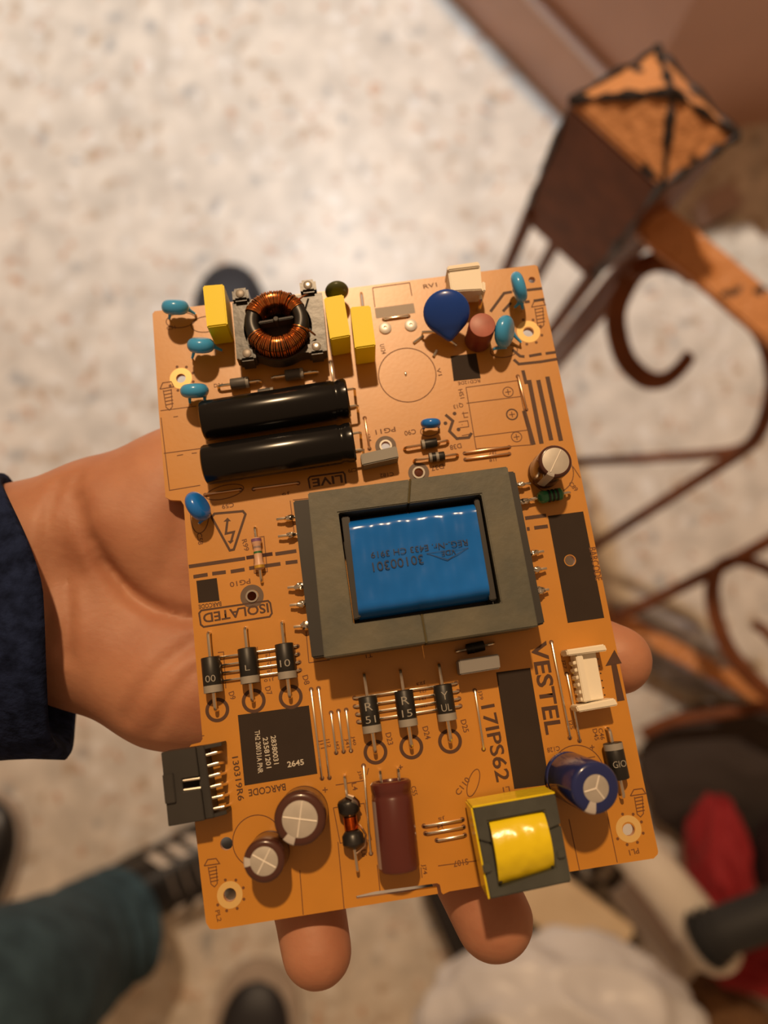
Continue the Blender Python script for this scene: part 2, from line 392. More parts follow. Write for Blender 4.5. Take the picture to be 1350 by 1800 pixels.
# ---- fine outlines
for pts in [[(819, 681), (910, 669), (933, 782), (837, 789), (819, 681)], [(820, 709), (915, 697)], [(833, 768), (927, 756)],
            [(812, 727), (823, 725.5)], [(806, 742), (822, 739.5), (824, 750), (808, 752)], [(812, 766), (826, 763)], [(814, 724), (816, 734), (823, 733)],
            [(655, 506), (720, 497), (724, 520)], [(655, 506), (659, 540)],
            [(283, 734), (298, 862), (352, 853)], [(288, 797), (356, 788)], [(305, 733), (313, 732)], [(311, 801), (322, 799)], [(337, 797), (346, 796)],
            [(282, 722), (345, 714)], [(515, 879), (543, 876)], [(510, 880), (517, 935)], [(543, 1165), (580, 1160)], [(538, 1110), (543, 1165)],
            [(527, 1530), (533, 1608)], [(594, 1480), (605, 1598)], [(663, 1520), (668, 1566)], [(740, 1525), (742, 1543)],
            [(1000, 1440), (1019, 1531)], [(1065, 1420), (1085, 1516)], [(820, 1406), (969, 1383)], [(820, 1406), (830, 1470)], [(845, 1512), (770, 1522)],
            [(586, 1420), (640, 1412), (653, 1476), (646, 1478)], [(586, 1420), (598, 1482), (646, 1476)], [(992, 1338), (1046, 1330)],
            [(1066, 1311), (1088, 1308)], [(331, 1297), (359, 1293)], [(446, 946), (464, 943), (470, 1005), (447, 1008)], [(446, 946), (447, 1008)],
            [(383, 1147), (393, 1146), (397, 1210)], [(452, 1137), (456, 1200)], [(518, 1132), (523, 1190)], [(361, 716), (381, 713)],
            [(750, 1000), (751, 1001)], [(648, 1350), (645, 1362)], [(1007, 820), (1020, 840)], [(590, 1380), (640, 1372)], [(812, 746), (812.5, 747)]]:
    line(pts, 1.5)
for c, r in [((716, 659), 50.5), ((452, 1478), 43), ((893, 689), 9), ((908, 768), 9), ((635, 1), 0)][:4]: circle(c, r)
circle((900, 728.5), 9.5, 2.4, M_SILK)
for (x, y) in [(893, 689), (900, 728.5), (908, 768)]:
    line([(x - 5, y + .7), (x + 5, y - .7)], 1.6); line([(x - 1, y - 5), (x + 1, y + 5)], 1.6)
circle((1016, 1358), 46); circle((970, 830), 38)
oval((395, 865), 34, 12, 6); oval((756, 757), 17, 10, 3); oval((832, 1376), 24, 9, 62); oval((351, 905), 16, 33, -6)
oval((362, 570), 26, 15, 0); oval((318, 563), 26, 14, 0); oval((886, 617), 24, 12, 0)
for c in [(382, 1248), (446, 1232), (511, 1225), (660, 1322), (723, 1313), (791, 1303)]: circle(c, 18, 6, M_SILK, name='printed_ring')
for c, r in [((736, 831), 14), ((443, 1048), 16), ((678, 784), 14)]:
    circle(c, r, 9, M_RINGP, name='printed_ring')
    k = PXMM(*c); e = bb(MB().ring(B(*c), 8.0 * k, 11 * k, .35, 32, .6), 'eyelet', M_SOLDER, pcb)
for c, r in [((929, 583), 15), ((1105, 1457), 17), ((404, 1573), 17), ((318, 665), 14)]:
    circle(c, r, 11, M_GOLDP, name='gold_pad')
    b0 = B(*c)
    for i in range(7):
        a = R(-150 + i * 42); k = PXMM(*c); b = b0 + Vector((math.cos(a), math.sin(a), 0)) * (r + 9) * k
        bb(MB().poly(circ(b, 2.6 * k, 10), .05), 'printed_dot', M_SILK2, pcb, smooth=False)
# ---- warning triangle and bolt
line([(377, 903), (427, 898.5), (431.5, 904), (411, 966), (404, 967.5), (372, 909)], 4.2, M_SILK, closed=True)
line([(400, 914), (397, 938), (411, 935), (406, 953)], 4, M_SILK)
silk_poly([(393, 917), (400, 910), (406, 916)], M_SILK, .055); silk_poly([(400, 951), (411, 950), (405, 956)], M_SILK, .055)
line([(354, 1073), (471, 1056), (475, 1060), (478, 1078), (474, 1084), (358, 1102), (353, 1098), (350, 1078)], 3.2, M_SILK, closed=True, name='printed_frame')
text('ISOLATED', (472, 1068), (357, 1087), 17, bold=.02)
line([(545, 838), (603, 830), (606, 834), (608, 850)], 3, M_SILK); line([(545, 838), (542, 842), (545, 859)], 3, M_SILK)
text('LIVE', (602, 841), (549, 849), 15, bold=.02)
for a in [((1080, 1142), (1064, 1171), (1093, 1166))]: silk_poly(a[::-1] if False else a, M_SILK)
silk_poly([(1074, 1168), (1083.5, 1167), (1098, 1231), (1085, 1233)], M_SILK)
# screw drawings
for (x, y, sx) in [(373, 1530, 1), (1122, 1407, 1), (294, 692, .9), (947, 548, .9)]:
    line([(x - 14 * sx, y - 8), (x - 8, y - 19), (x + 7, y - 21), (x + 13 * sx, y - 12), (x - 14 * sx, y - 8)], 1.8)
    for i in range(5): line([(x - 6 + i * .8, y - 4 + i * 6), (x + 8 + i * .8, y - 7 + i * 6)], 1.8)
    line([(x - 7, y - 6), (x - 2, y + 24), (x + 4, y + 29), (x + 9, y + 23), (x + 7, y - 8)], 1.6)
# ---- lettering
text('VESTEL', (946, 1128), (974, 1290), 29, bold=.02)
text('17IPS62', (857, 1239), (885, 1373), 25, bold=.015)
text('130319R6', (413, 1330), (424, 1407), 11)
text('BARCODE', (502, 1383), (437, 1394), 12); text('BARCODE', (389, 1061), (349, 1067), 8)
text('BARCODE', (1041, 962), (1053, 1020), 12, m=M_SILK2)
text('28380031', (480, 1293), (486, 1343), 9, M_WHITEP); text('23581201', (466, 1296), (473, 1350), 9, M_WHITEP); text('TH2 200131A PNR', (452, 1284), (458, 1359), 9, M_WHITEP)
text('2645', (505, 1344), (534, 1339), 10, M_WHITEP, bold=.02)
for s, a, b, hp in [('PG10', (440, 1021), (404, 1028), 9), ('PG11', (695, 754), (660, 760), 9), ('C90', (731, 758), (711, 762), 9), ('D38', (811, 783), (791, 787), 9), ('D37', (780, 819), (758, 824), 9),
                    ('Q13', (814, 711), (797, 715), 9), ('HS1', (809, 684), (813, 700), 8), ('J37', (873, 795), (859, 797), 6), ('J18', (874, 807), (860, 809), 6), ('RCD12DE', (844, 669), (805, 674), 6),
                    ('D9', (406, 1216), (410, 1229), 10), ('D7', (470, 1207), (474, 1221), 10), ('D8', (536, 1187), (540, 1203), 10), ('D23', (682, 1288), (687, 1309), 10), ('D24', (747, 1277), (753, 1299), 10), ('D25', (814, 1265), (820, 1287), 10),
                    ('J23', (748, 1199), (732, 1202), 6), ('J22', (750, 1214), (737, 1216), 5), ('J21', (750, 1227), (737, 1229), 5), ('J20', (752, 1240), (739, 1242), 5),
                    ('J2', (476, 1150), (466, 1152), 5), ('J7', (478, 1164), (468, 1166), 5), ('J8', (479, 1178), (469, 1180), 5), ('J10', (482, 1193), (464, 1196), 6),
                    ('J11', (563, 1300), (566, 1316), 8), ('J12', (575, 1298), (578, 1314), 8), ('J42', (591, 1302), (594, 1318), 7), ('J41', (608, 1298), (611, 1314), 7), ('J40', (620, 1294), (623, 1310), 7),
                    ('L4', (622, 1376), (625, 1389), 9), ('L6', (639, 1494), (641, 1506), 9), ('J38', (631, 1355), (634, 1370), 7), ('C55', (726, 1382), (730, 1398), 9), ('C110', (803, 1396), (823, 1368), 10),
                    ('S107', (823, 1514), (797, 1519), 10), ('J5', (782, 1437), (770, 1439), 6), ('J4', (780, 1452), (768, 1454), 6), ('R99', (429, 948), (434, 968), 9), ('C58', (350, 937), (353, 957), 9), ('C59', (411, 887), (390, 891), 8),
                    ('PL1', (1123, 1495), (1106, 1499), 9), ('PL2', (382, 1600), (386, 1620), 8), ('C128', (984, 1315), (962, 1319), 8), ('J27', (990, 1160), (993, 1176), 7), ('J25', (1001, 1265), (1005, 1282), 8),
                    ('D45', (1045, 1281), (1050, 1301), 8), ('C46', (1055, 1280), (1060, 1300), 8), ('C89', (1002, 848), (1014, 862), 8), ('U13', (1011, 1), (1011, 2), 0), ('C182', (692, 833), (668, 836), 7), ('C79', (627, 825), (612, 828), 7),
                    ('J74', (744, 1519), (747, 1537), 9), ('J34', (646, 762), (650, 776), 7), ('U124', (671, 605), (675, 622), 8), ('L1', (896, 1386), (884, 1388), 8), ('T1', (655, 1152), (643, 1154), 6), ('J39', (843, 1214), (846, 1230), 8), ('J9', (510, 866), (495, 868), 6), ('V1', (770, 647), (774, 660), 7),
                    ('C51', (293, 577), (308, 575), 7), ('D34', (376, 678), (392, 676), 7), ('RV1', (744, 504), (768, 500), 8), ('+', (700, 1349), (708, 1348), 8), ('+', (567, 1389), (576, 1388), 9), ('+', (1037, 1314), (1045, 1313), 8)]:
    if hp: text(s, a, b, hp, M_SILK2)

# ---- jumper wires
def jumper(a, b, m=M_WIRE, r=.33, lift=.55, name='jumper_wire'):
    p, q = B(*a), B(*b); d = (q - p).normalized()
    pts = [p + Vector((0, 0, -1.2)), p + Vector((0, 0, lift * .5)), p + d * .35 + Vector((0, 0, lift)), q - d * .35 + Vector((0, 0, lift)), q + Vector((0, 0, lift * .5)), q + Vector((0, 0, -1.2))]
    o = bb(MB().tube(pts, r, 8), name, m, board)
    for e in (a, b): k = .62; bb(MB().poly(circ(B(*e), k, 12), .045), 'lead_hole', M_SILK2, o, smooth=False)
    return o
for a, b in [((384, 1156), (523, 1136)), ((388, 1170), (524, 1150)), ((389, 1183), (526, 1164)), ((391, 1197), (527, 1178)), ((623, 1227), (802, 1201)), ((624, 1242), (805, 1215)), ((628, 1256), (807, 1228)), ((630, 1269), (809, 1241)),
             ((547, 1212), (566, 1368)), ((560, 1210), (579, 1367)), ((582, 1253), (591, 1323)), ((595, 1250), (604, 1321)), ((608.5, 1248), (617, 1319.5)), ((834.5, 1214), (850, 1317)), ((639, 1346), (652, 1500)),
             ((969, 1129), (1001.6, 1297)), ((996, 1185), (1018.6, 1302)), ((745, 1452), (813, 1440.6)), ((748, 1465), (815, 1453.6)), ((768, 1477), (817, 1468)), ((675, 562), (718, 556)), ((581, 636), (587.5, 680))]:
    jumper(a, b)
for a, b in [((817, 797), (895, 786)), ((818, 808), (895, 798)), ((641, 735), (649.5, 789)), ((361, 870), (423, 861)), ((446, 860), (524, 849.5)), ((910, 661.6), (925, 720)), ((660, 660), (661, 662))][:6]:
    jumper(a, b, M_COPPERW)
# small solder eyelets
for c in [(677, 577), (722, 572)]:
    k = PXMM(*c); b = B(*c)
    bb(MB().lathe([(0, 11 * k), (.35, 11 * k), (.6, 9 * k), (.65, 3.2 * k), (.3, 2.6 * k), (.25, 0)], b, (0, 0, 1), 28), 'solder_eyelet', M_EYEL, board)
bb(MB().ellipsoid(B(713, 657, .1), (.35, .7, .25)), 'solder_blob', M_SOLDER, board)
for pts in [[(727, 603), (735, 597), (744, 590)], [(762, 627), (768, 616)]]:
    bb(MB().tube([B(*p, .25) for p in pts], .45, 8), 'solder_trace', M_SOLDER, board)

# ---- axial parts
def leads(par, p, q, c0, c1, hz, r=.42, m=M_WIRE):
    """bent leads from board points p,q to body ends c0,c1 (local points)"""
    for e, c in ((p, c0), (q, c1)):
        d = (c - Vector((e.x, e.y, c.z))).normalized()
        top = Vector((e.x, e.y, c.z))
        pts = [Vector((e.x, e.y, -1.5)), Vector((e.x, e.y, max(.1, c.z - 1.0))), top + d * .25 + Vector((0, 0, -.35)), top + d * .9, c + d * .2]
        bb(MB().tube(pts, r, 8), 'lead', m, par)
def axial(name, a, b, c, L, rad, m, band=None, prof=None, lead_r=.42, lead_m=M_WIRE, hz=None):
    p, q = B(*a), B(*b); hz = hz if hz is not None else rad + .25
    ax = Vector((q.x - p.x, q.y - p.y, 0)).normalized(); cc = B(*c, hz)
    # keep the body on the lead line
    t = (cc - Vector((p.x, p.y, hz))).dot(ax); cc = Vector((p.x, p.y, hz)) + ax * t
    pf = prof or [(0, rad * .55), (.12, rad * .94), (.3, rad), (L - .3, rad), (L - .12, rad * .94), (L, rad * .55)]
    o = bb(MB().lathe(pf, cc - ax * L / 2, ax, 24), name, m, board)
    leads(o, p, q, cc - ax * L / 2, cc + ax * L / 2, hz, lead_r, lead_m)
    for t0, t1, bm_, sc in (band or []): bb(MB().lathe([(t0 * L, rad * sc * .98), (t0 * L, rad * sc), (t1 * L, rad * sc), (t1 * L, rad * sc * .98)], cc - ax * L / 2, ax, 24), 'colour_band', bm_, o)
    return o, cc, ax
def dprint(o, cc, ax, rad, s, t, w, hgt, flip=False, along=False):
    up = Vector((0, 0, 1)); side = up.cross(ax) if not flip else ax.cross(up)
    xd = side if not along else ax
    yd = up.cross(xd)
    text(s, None, None, 0, M_FADE, 0, o, -.008, 'printed_mark', loc=(cc + ax * t + up * (rad + .03), xd, yd, w, hgt))
BIG = dict(L=9.3, rad=2.45)
for (a, b, c, pr) in [((369, 1113), (382, 1248), (374, 1186), [('00', 1.0, 2.6, 1.7)]), ((433, 1105), (446, 1232), (437, 1170), [('L', 0.6, 1.2, 1.4)]), ((497, 1095), (511, 1225), (503, 1162), [('10', .6, 2.6, 1.8)]),
                      ((640, 1185), (660, 1322), (649, 1256), [('R', -2.0, 1.9, 2.0), ('51', 1.2, 2.6, 1.8)]), ((703, 1178), (723, 1313), (713, 1245), [('R', -2.0, 1.9, 2.0), ('15', 1.2, 2.6, 1.8)]), ((770, 1168), (791, 1303), (782, 1235), [('Y', -1.8, 1.7, 2.0), ('UL', 1.2, 2.6, 1.8)])]:
    o, cc, ax = axial('power_diode', a, b, c, m=M_DBODY, band=[(.79, .985, M_DBAND, 1.006)], **BIG, lead_r=.5)
    for s, t, w, h_ in pr: dprint(o, cc, ax, 2.45, s, t, w, h_)
o, cc, ax = axial('power_diode', (1066, 1281), (1091, 1400), (1079, 1338), m=M_DBODY, band=[(.03, .2, M_DBAND, 1.006)], **BIG, lead_r=.5)
dprint(o, cc, ax, 2.45, 'GIO', .6, 3.4, 1.6, along=False)
axial('small_diode', (711, 790), (787, 777), (755, 783), 4.6, 1.35, M_DBODY, [(.04, .22, M_DBAND, 1.01)], lead_m=M_COPPERW)
axial('small_diode', (728, 811), (804, 801), (768, 805), 4.6, 1.3, M_DBODY, [(.04, .2, M_DBAND, 1.01), (.45, .62, M_DBAND, 1.01)], lead_m=M_COPPERW)
axial('small_diode', (800, 1146), (868, 1131), (836, 1140), 5.0, 1.35, M_DBODY, [(.3, .4, M_BLACKM, 1.02)])
axial('small_diode', (385, 683), (460, 673), (422, 678), 5.4, 1.6, mat('grey_diode', (.10, .095, .09), .5), [(.82, .97, M_DBAND, 1.01)])
axial('small_diode', (478, 668), (560, 657), (518, 663), 5.4, 1.6, _m['grey_diode'], [(.82, .97, M_DBAND, 1.01)])
axial('small_diode', (420, 700), (505, 688), (468, 694), 4.6, 1.2, _m['grey_diode'], [(.8, .97, M_DBAND, 1.01)])
# resistor with dog-bone body
L = 9.0; rp = [(0, .5), (.2, 1.05), (.6, 1.35), (1.5, 1.4), (2.1, 1.12), (6.9, 1.12), (7.5, 1.4), (8.4, 1.35), (8.8, 1.05), (9, .5)]
axial('resistor', (449, 928), (461, 1023), (455, 973), L, 1.4, M_RES, [(.05, .14, mat('violet_band', (.22, .10, .22), .4), 1.01), (.28, .34, mat('grey_band', (.30, .22, .2), .4), .82), (.44, .5, mat('green_band', (.03, .16, .05), .4), .82), (.86, .95, mat('gold_band', (.7, .42, .06), .3, .4), 1.01)], rp)
axial('green_inductor', (928, 881), (1000, 868), (968, 873), 7.6, 1.75, M_GREEN, [(.40, .47, M_BLACKP, 1.0), (.55, .62, M_BLACKP, 1.0), (.70, .77, M_BLACKP, 1.0)],
      [(0, .4), (.3, 1.2), (1.2, 1.75), (2.2, 1.75), (2.9, 1.5), (5.2, 1.5), (5.8, 1.75), (6.8, 1.7), (7.3, 1.2), (7.6, .4)])
# drum inductor: dumbbell core, copper turns, solder joint
o, cc, ax = axial('drum_inductor', (606, 1363), (629, 1527), (615, 1447), 12.4, 2.75, M_BLACKP, None, [(0, .7), (.3, 1.4), (.7, 2.35), (1.4, 2.75), (3.4, 2.65), (4.3, 1.9), (4.5, 1.5), (7.9, 1.5), (8.1, 1.9), (9.0, 2.65), (11.0, 2.75), (11.7, 2.2), (12.1, 1.3), (12.4, .7)])
mb = MB()
for i in range(9): mb.lathe([(-.22, 1.52), (0, 1.85), (.22, 1.52)], cc + ax * (-1.48 + i * .37), ax, 20, cap=False)
bb(mb, 'copper_winding', M_COPPER, o)
side = Vector((-ax.y, ax.x, 0))
bb(MB().tube([cc - ax * 6.4 + Vector((0, 0, 1)), cc - ax * 5.7 + side * 1.4 + Vector((0, 0, 2.1)), cc - ax * 4.8 + side * 2.4 + Vector((0, 0, 1.6)), cc - ax * 3.6 + side * 2.8 + Vector((0, 0, .4))], [.7, .9, .6, .3], 8), 'solder_joint', M_SOLDER, o)
bb(MB().tube([cc + ax * .6 + side * 1.9 + Vector((0, 0, .3)), cc + ax * 1.6 + side * 2.7 + Vector((0, 0, 1.4)), cc + ax * 3.2 + side * 3.3 + Vector((0, 0, .6)), cc + ax * 5.8 + side * 2.7, cc + ax * 7.2 + side * .4], .28, 8), 'winding_end', M_COPPERW, o)

# ---- standing electrolytics
def standing(top, h, rpx, silver, m, stripe_dir, marks, tilt=(0, 0)):
    t = B(*top, h); k = PXMM(*top) * (D0 * 1000 - h) / (D0 * 1000); r = rpx * k; rs = silver * k
    base = Vector((t.x - tilt[0], t.y - tilt[1], 0)); ax = (t - base).normalized(); Lh = (t - base).length
    o = bb(MB().lathe([(.2, r * .9), (.5, r), (1.6, r), (1.9, r * .95), (2.3, r * .95), (2.7, r), (Lh - .9, r), (Lh - .3, r * .95), (Lh, r * .84), (Lh, rs), (Lh - .12, rs)], base, ax, 40), 'electrolytic_capacitor', m, board)
    bb(MB().lathe([(Lh - .14, 0), (Lh - .14, rs), (Lh - .05, rs), (Lh - .02, rs * .97), (Lh - .02, 0)], base, ax, 40), 'metal_top', M_ALU, o)
    fx = frame(ax)
    for a, ln in marks:
        d = fx @ Vector((math.cos(R(a)), math.sin(R(a)), 0)); e = base + ax * (Lh + .0)
        bb(MB().tube([e, e + d * rs * ln], .16, 6), 'vent_score', M_ALUS, o)
    if stripe_dir is not None:
        mb = MB(); n = 8; rows = [(Lh * .2, r * 1.006), (Lh - .9, r * 1.006), (Lh - .28, r * .957), (Lh + .015, r * .84), (Lh + .02, rs * .99)]
        g = [[mb.bm.verts.new(base + ax * t_ + (fx @ Vector((math.cos(R(stripe_dir - 14 + i * 28 / n)), math.sin(R(stripe_dir - 14 + i * 28 / n)), 0))) * rr) for i in range(n + 1)] for t_, rr in rows]
        for a_, b_ in zip(g, g[1:]):
            for i in range(n): mb.bm.faces.new((a_[i], a_[i + 1], b_[i + 1], b_[i]))
        bb(mb, 'polarity_stripe', mat('pale_stripe', (.55, .52, .50), .35), o)
    for s in (-1.2, 1.2): bb(MB().tube([base + Vector((s, 0, .4)), base + Vector((s, 0, -1.8))], .3, 6), 'lead', M_WIRE, o)
    return o
X4 = lambda a: [(a, .96), (a + 90, .96), (a + 180, .96), (a + 270, .96)]
# frame(ax) for near-vertical axis: x≈board right, y≈board up
standing((527, 1440), 12.6, 46, 31.5, M_BRNS, -125, X4(-15))
standing((464, 1514), 12, 37, 24.5, M_BRNS, 175, X4(55))
standing((977, 810), 13, 30, 24, M_BRNS, -120, [(55, .95), (235, .95)], (.4, -.3))
standing((1048, 1386), 17, 45, 24, M_NAVS, -115, [(65, .95), (185, .95), (300, .95)], (2.6, -1.6))
# ---- lying electrolytics
def lying(name, p0, p1, rpx, m, neck_end=1, lead_px=None, stripe=None):
    k = PXMM(*p0); r = rpx * k * .94
    a, b = B(*p0, r), B(*p1, r); a.z = b.z = r + .05; ax = (b - a).normalized(); Lh = (b - a).length
    pf = [(0, 0), (0, r * .82), (.35, r * .95), (1.0, r), (Lh - 4.2, r), (Lh - 3.7, r * .955), (Lh - 3.0, r * .93), (Lh - 2.4, r * .97), (Lh - 1.6, r), (Lh - .5, r), (Lh, r * .9), (Lh, r * .72), (Lh - .5, r * .68), (Lh - .5, 0)]
    o = bb(MB().lathe(pf, a, ax, 48, cap=False), name, m, board)
    side = Vector((-ax.y, ax.x, 0))
    for s in (-1, 1):
        e = b + side * s * r * .45
        bb(MB().tube([e - ax * .6, e + ax * 1.7, e + ax * 2.2 - Vector((0, 0, .5)), Vector((e.x, e.y, -1.2)) + ax * 2.3], .38, 8), 'lead', M_WIRE if name != 'x' else M_COPPERW, o)
    if stripe:
        mb = MB(); sa, sb = stripe; g = []
        for t_ in (1.2, Lh - 4.3):
            g.append([mb.bm.verts.new(a + ax * t_ + (side * math.cos(R(sa + (sb - sa) * i / 6)) + Vector((0, 0, 1)) * math.sin(R(sa + (sb - sa) * i / 6))) * r * 1.004) for i in range(7)])
        for i in range(6): mb.bm.faces.new((g[0][i], g[0][i + 1], g[1][i + 1], g[1][i]))
        bb(mb, 'polarity_stripe', mat('dull_stripe', (.36, .28, .27), .3), o)
    return o, a, b, ax, r
lying('electrolytic_capacitor', (355, 741), (612, 700), 37, M_BLKS)
lying('electrolytic_capacitor', (358, 818), (622, 777), 37, M_BLKS)
lying('electrolytic_capacitor', (702, 1530), (686, 1372), 38, M_MARS, stripe=(0, 35))

# ---- disc capacitors: rounded lens body with two leads
def disc(name, body, h, dia, th, ndir, m, legs, lean=0.0):
    """body pixel seen at height h; ndir = disc normal in board plane (deg); legs = pixels on the board"""
    c = B(*body, h); nrm = Vector((math.cos(R(ndir)), math.sin(R(ndir)), lean)).normalized()
    r = dia / 2
    fx = frame_xz((0, 0, 1), nrm)                      # local x = up
    def fn(q, v):                                       # pull the lower rim into two lead stubs
        rho = min(1, math.hypot(v.x, v.y)); q.z = math.copysign(th / 2 * math.sqrt(max(0, 1 - rho ** 4)), v.z) if abs(v.z) > 1e-4 else 0; return q
    o = bb(MB().ellipsoid(c, (r, r, th / 2), fx, 28, 18, fn), name, m, board)
    tang = fx @ Vector((0, 1, 0))
    for i, lg in enumerate(legs):
        e = B(*lg); s = -1 if (e - c).dot(tang) < 0 else 1
        st = c + tang * s * r * .55 - (fx @ Vector((1, 0, 0))) * r * .72
        mid = Vector((e.x, e.y, 1.6))
        bb(MB().tube([st, (st + mid) / 2 + Vector((0, 0, -.2)), mid], [th * .26, .5, .36], 8), 'coated_stub', m, o)
        bb(MB().tube([mid + Vector((0, 0, .2)), Vector((e.x, e.y, -1.5))], .3, 6), 'lead', M_WIRE, o)
    return o
disc('ceramic_capacitor', (308, 540), 6.5, 7.6, 4.2, 80, M_CERB, [(300, 565), (345, 556)], .55)
disc('ceramic_capacitor', (353, 607), 6.5, 7.6, 4.2, 80, M_CERB, [(340, 634), (392, 620)], .6)
disc('ceramic_capacitor', (342, 687), 6.5, 7.8, 4.0, 85, M_CERB, [(336, 712), (362, 714)], .35)
disc('ceramic_capacitor', (912, 505), 6.8, 9.0, 3.8, 5, M_CERB, [(903, 545), (917, 548)], .25)
disc('ceramic_capacitor', (887, 583), 6.8, 9.2, 4.2, -25, M_CERB, [(866, 618), (914, 606)], .45)
disc('ceramic_capacitor', (348, 890), 5.6, 8.6, 4.2, 20, M_CERD, [(352, 922), (350, 880)], .35)
disc('ceramic_capacitor', (757, 744), 4.8, 5.6, 2.7, 85, M_CERD, [(744, 757), (771, 754)], .25)
# varistor: big disc tipped back, pointed stub
nr_ = Vector((-.10, -.50, .86)).normalized(); fx = frame_xz((0, 1, .3), nr_); c = B(785, 549, 8.5)
def fnv(q, v):
    if v.x < -.75: q.x -= (-.75 - v.x) * 7.5; q.y *= max(.12, 1 - (-.75 - v.x) * 2.2)
    return q
vo = bb(MB().ellipsoid(c, (6.35, 6.6, 2.3), fx, 36, 24, fnv), 'varistor', M_VAR, board)
for e, s in (((742, 590), -1), ((800, 612), 1)):
    ee = B(*e); bb(MB().tube([c + (fx @ Vector((-5.6, s * 2.4, -.6))), Vector((ee.x, ee.y, 2.2)), Vector((ee.x, ee.y, -1.5))], .45, 8), 'lead', M_WIRE, vo)
# fuse
t = B(848, 571, 10.5); base = Vector((t.x, t.y, 0)); kr = 3.75
fo = bb(MB().lathe([(.3, kr * .95), (.6, kr), (9.9, kr), (10.3, kr * .95)], base, (0, 0, 1), 36), 'fuse', M_FUSED, board)
bb(MB().lathe([(10.28, 0), (10.28, kr * .96), (10.45, kr * .95), (10.55, kr * .9), (10.55, 0)], base, (0, 0, 1), 36), 'fuse_cap', M_FUSE, fo)
for s in (-2.5, 2.5): bb(MB().tube([base + Vector((s, 0, .5)), base + Vector((s, 0, -1.5))], .35, 6), 'lead', M_WIRE, fo)

# ---- box capacitors
def boxcap(name, pts, h, m, bev=.35, h0=.2):
    q = [B(*p, h) for p in pts]
    o = bb(MB().prism(q[::-1], h0, h, bev), name, m, board, angle=60)
    c = sum(q, Vector()) / 4; l = ((q[2] + q[3]) / 2 - (q[0] + q[1]) / 2) * .36
    w_ = ((q[1] + q[2]) / 2 - (q[0] + q[3]) / 2) * .36
    l = l if l.length > w_.length else w_
    for s in (-1, 1): e = c + l * s; bb(MB().tube([Vector((e.x, e.y, .5)), Vector((e.x, e.y, -1.6))], .3, 6), 'lead', M_WIRE, o)
    return o
boxcap('film_capacitor', [(356, 501.5), (393, 498.5), (400, 570.5), (363.5, 575)], 11.6, M_YELC)
boxcap('film_capacitor', [(569, 523), (603.5, 516.5), (616, 590), (580.5, 596.5)], 11.6, M_YELC)
boxcap('film_capacitor', [(615.5, 539), (651, 536), (660.5, 607), (624, 612.5)], 11.6, M_YELC)
boxcap('film_capacitor', [(633, 798), (697, 783.5), (701, 804), (637, 818)], 5.5, M_GREYB, .3)
boxcap('film_capacitor', [(806, 1160), (877, 1149), (880, 1175), (809, 1186.5)], 7.0, M_GREYL, .3)
bb(MB().tube([B(638, 540, 6) , B(636, 522, 2), B(635, 516, .3), B(635, 515, -1.4)], .45, 8), 'bent_lead', M_WIRE, board)
bb(MB().ellipsoid(B(592, 512, 5.5), (3.4, 2.1, 4.6), None, 24, 14), 'olive_drop_capacitor', M_OLIVE, board)

# ---- toroidal choke
o = None
fc = [(408, 532), (566, 514), (575, 616), (416, 631)]; hF = 7.2
q = [B(*p, hF) for p in fc]; cen = B(486, 566, 10.5); cen.z = 0
rr = 9.6
def ringplate(q, c, r, h0, h1, n=48):
    mb = MB(); bm = mb.bm; inn, out = [], []
    def hit(a):
        d = Vector((math.cos(a), math.sin(a), 0)); best = 1e9
        for i in range(4):
            p1, p2 = q[i], q[(i + 1) % 4]; e = p2 - p1; den = d.x * e.y - d.y * e.x
            if abs(den) < 1e-9: continue
            w_ = p1 - c; t_ = (w_.x * e.y - w_.y * e.x) / den; u_ = (w_.x * d.y - w_.y * d.x) / den
            if t_ > 0 and -.001 <= u_ <= 1.001: best = min(best, t_)
        return Vector((c.x, c.y, 0)) + d * best
    angs = sorted([i * 2 * math.pi / n for i in range(n)] + [math.atan2(p.y - c.y, p.x - c.x) % (2 * math.pi) for p in q])
    L_ = []
    for a in angs:
        d = Vector((math.cos(a), math.sin(a), 0)); i_ = Vector((c.x, c.y, 0)) + d * r; o_ = hit(a)
        if (o_ - Vector((c.x, c.y, 0))).length < r + .5: o_ = Vector((c.x, c.y, 0)) + d * (r + .5)
        L_.append([bm.verts.new((v.x, v.y, z)) for v, z in ((i_, h0), (i_, h1), (o_, h1), (o_, h0))])
    for a_, b_ in zip(L_, L_[1:] + L_[:1]):
        for k in range(4): bm.faces.new((a_[k], b_[k], b_[(k + 1) % 4], a_[(k + 1) % 4]))
    bmesh.ops.recalc_face_normals(bm, faces=bm.faces); return mb
tor = bb(ringplate(q, cen, rr, 2.5, hF), 'toroidal_choke', mat('glossy_black_plastic', (.040, .038, .035), .34, var=.3, vscale=300, bump=.12, bscale=350), board, angle=35)
bb(MB().prism([B(*p, 2) for p in [(414, 545), (562, 525), (570, 622), (421, 636)]][::-1], .2, 2.6, .2), 'base_plate', M_BLACKP, tor)
for (x, y, sh) in [(422, 516, 0), (541, 501, 1), (556, 609, 1), (434, 621, 0)]:
    p = B(x, y, 9.0); b0 = Vector((p.x, p.y, 0))
    pst = bb(MB().box(b0 + Vector((0, 0, 5.6)), (4.6, 4.0, 6.8), None, .7), 'corner_post', _m['glossy_black_plastic'], tor)
    bb(MB().lathe([(8.95, 1.25), (9.15, 1.25), (9.3, 1.0), (9.3, 0)], b0, (0, 0, 1), 20), 'pin_end', M_SOLDER if sh else mat('dull_pin', (.30, .27, .24), .5, .5), tor)
tc_ = Vector((cen.x, cen.y, 8.6)); RT, aa, hb = 6.9, 2.35, 4.2
mb = MB(); nn, mm_ = 56, 16; g = []
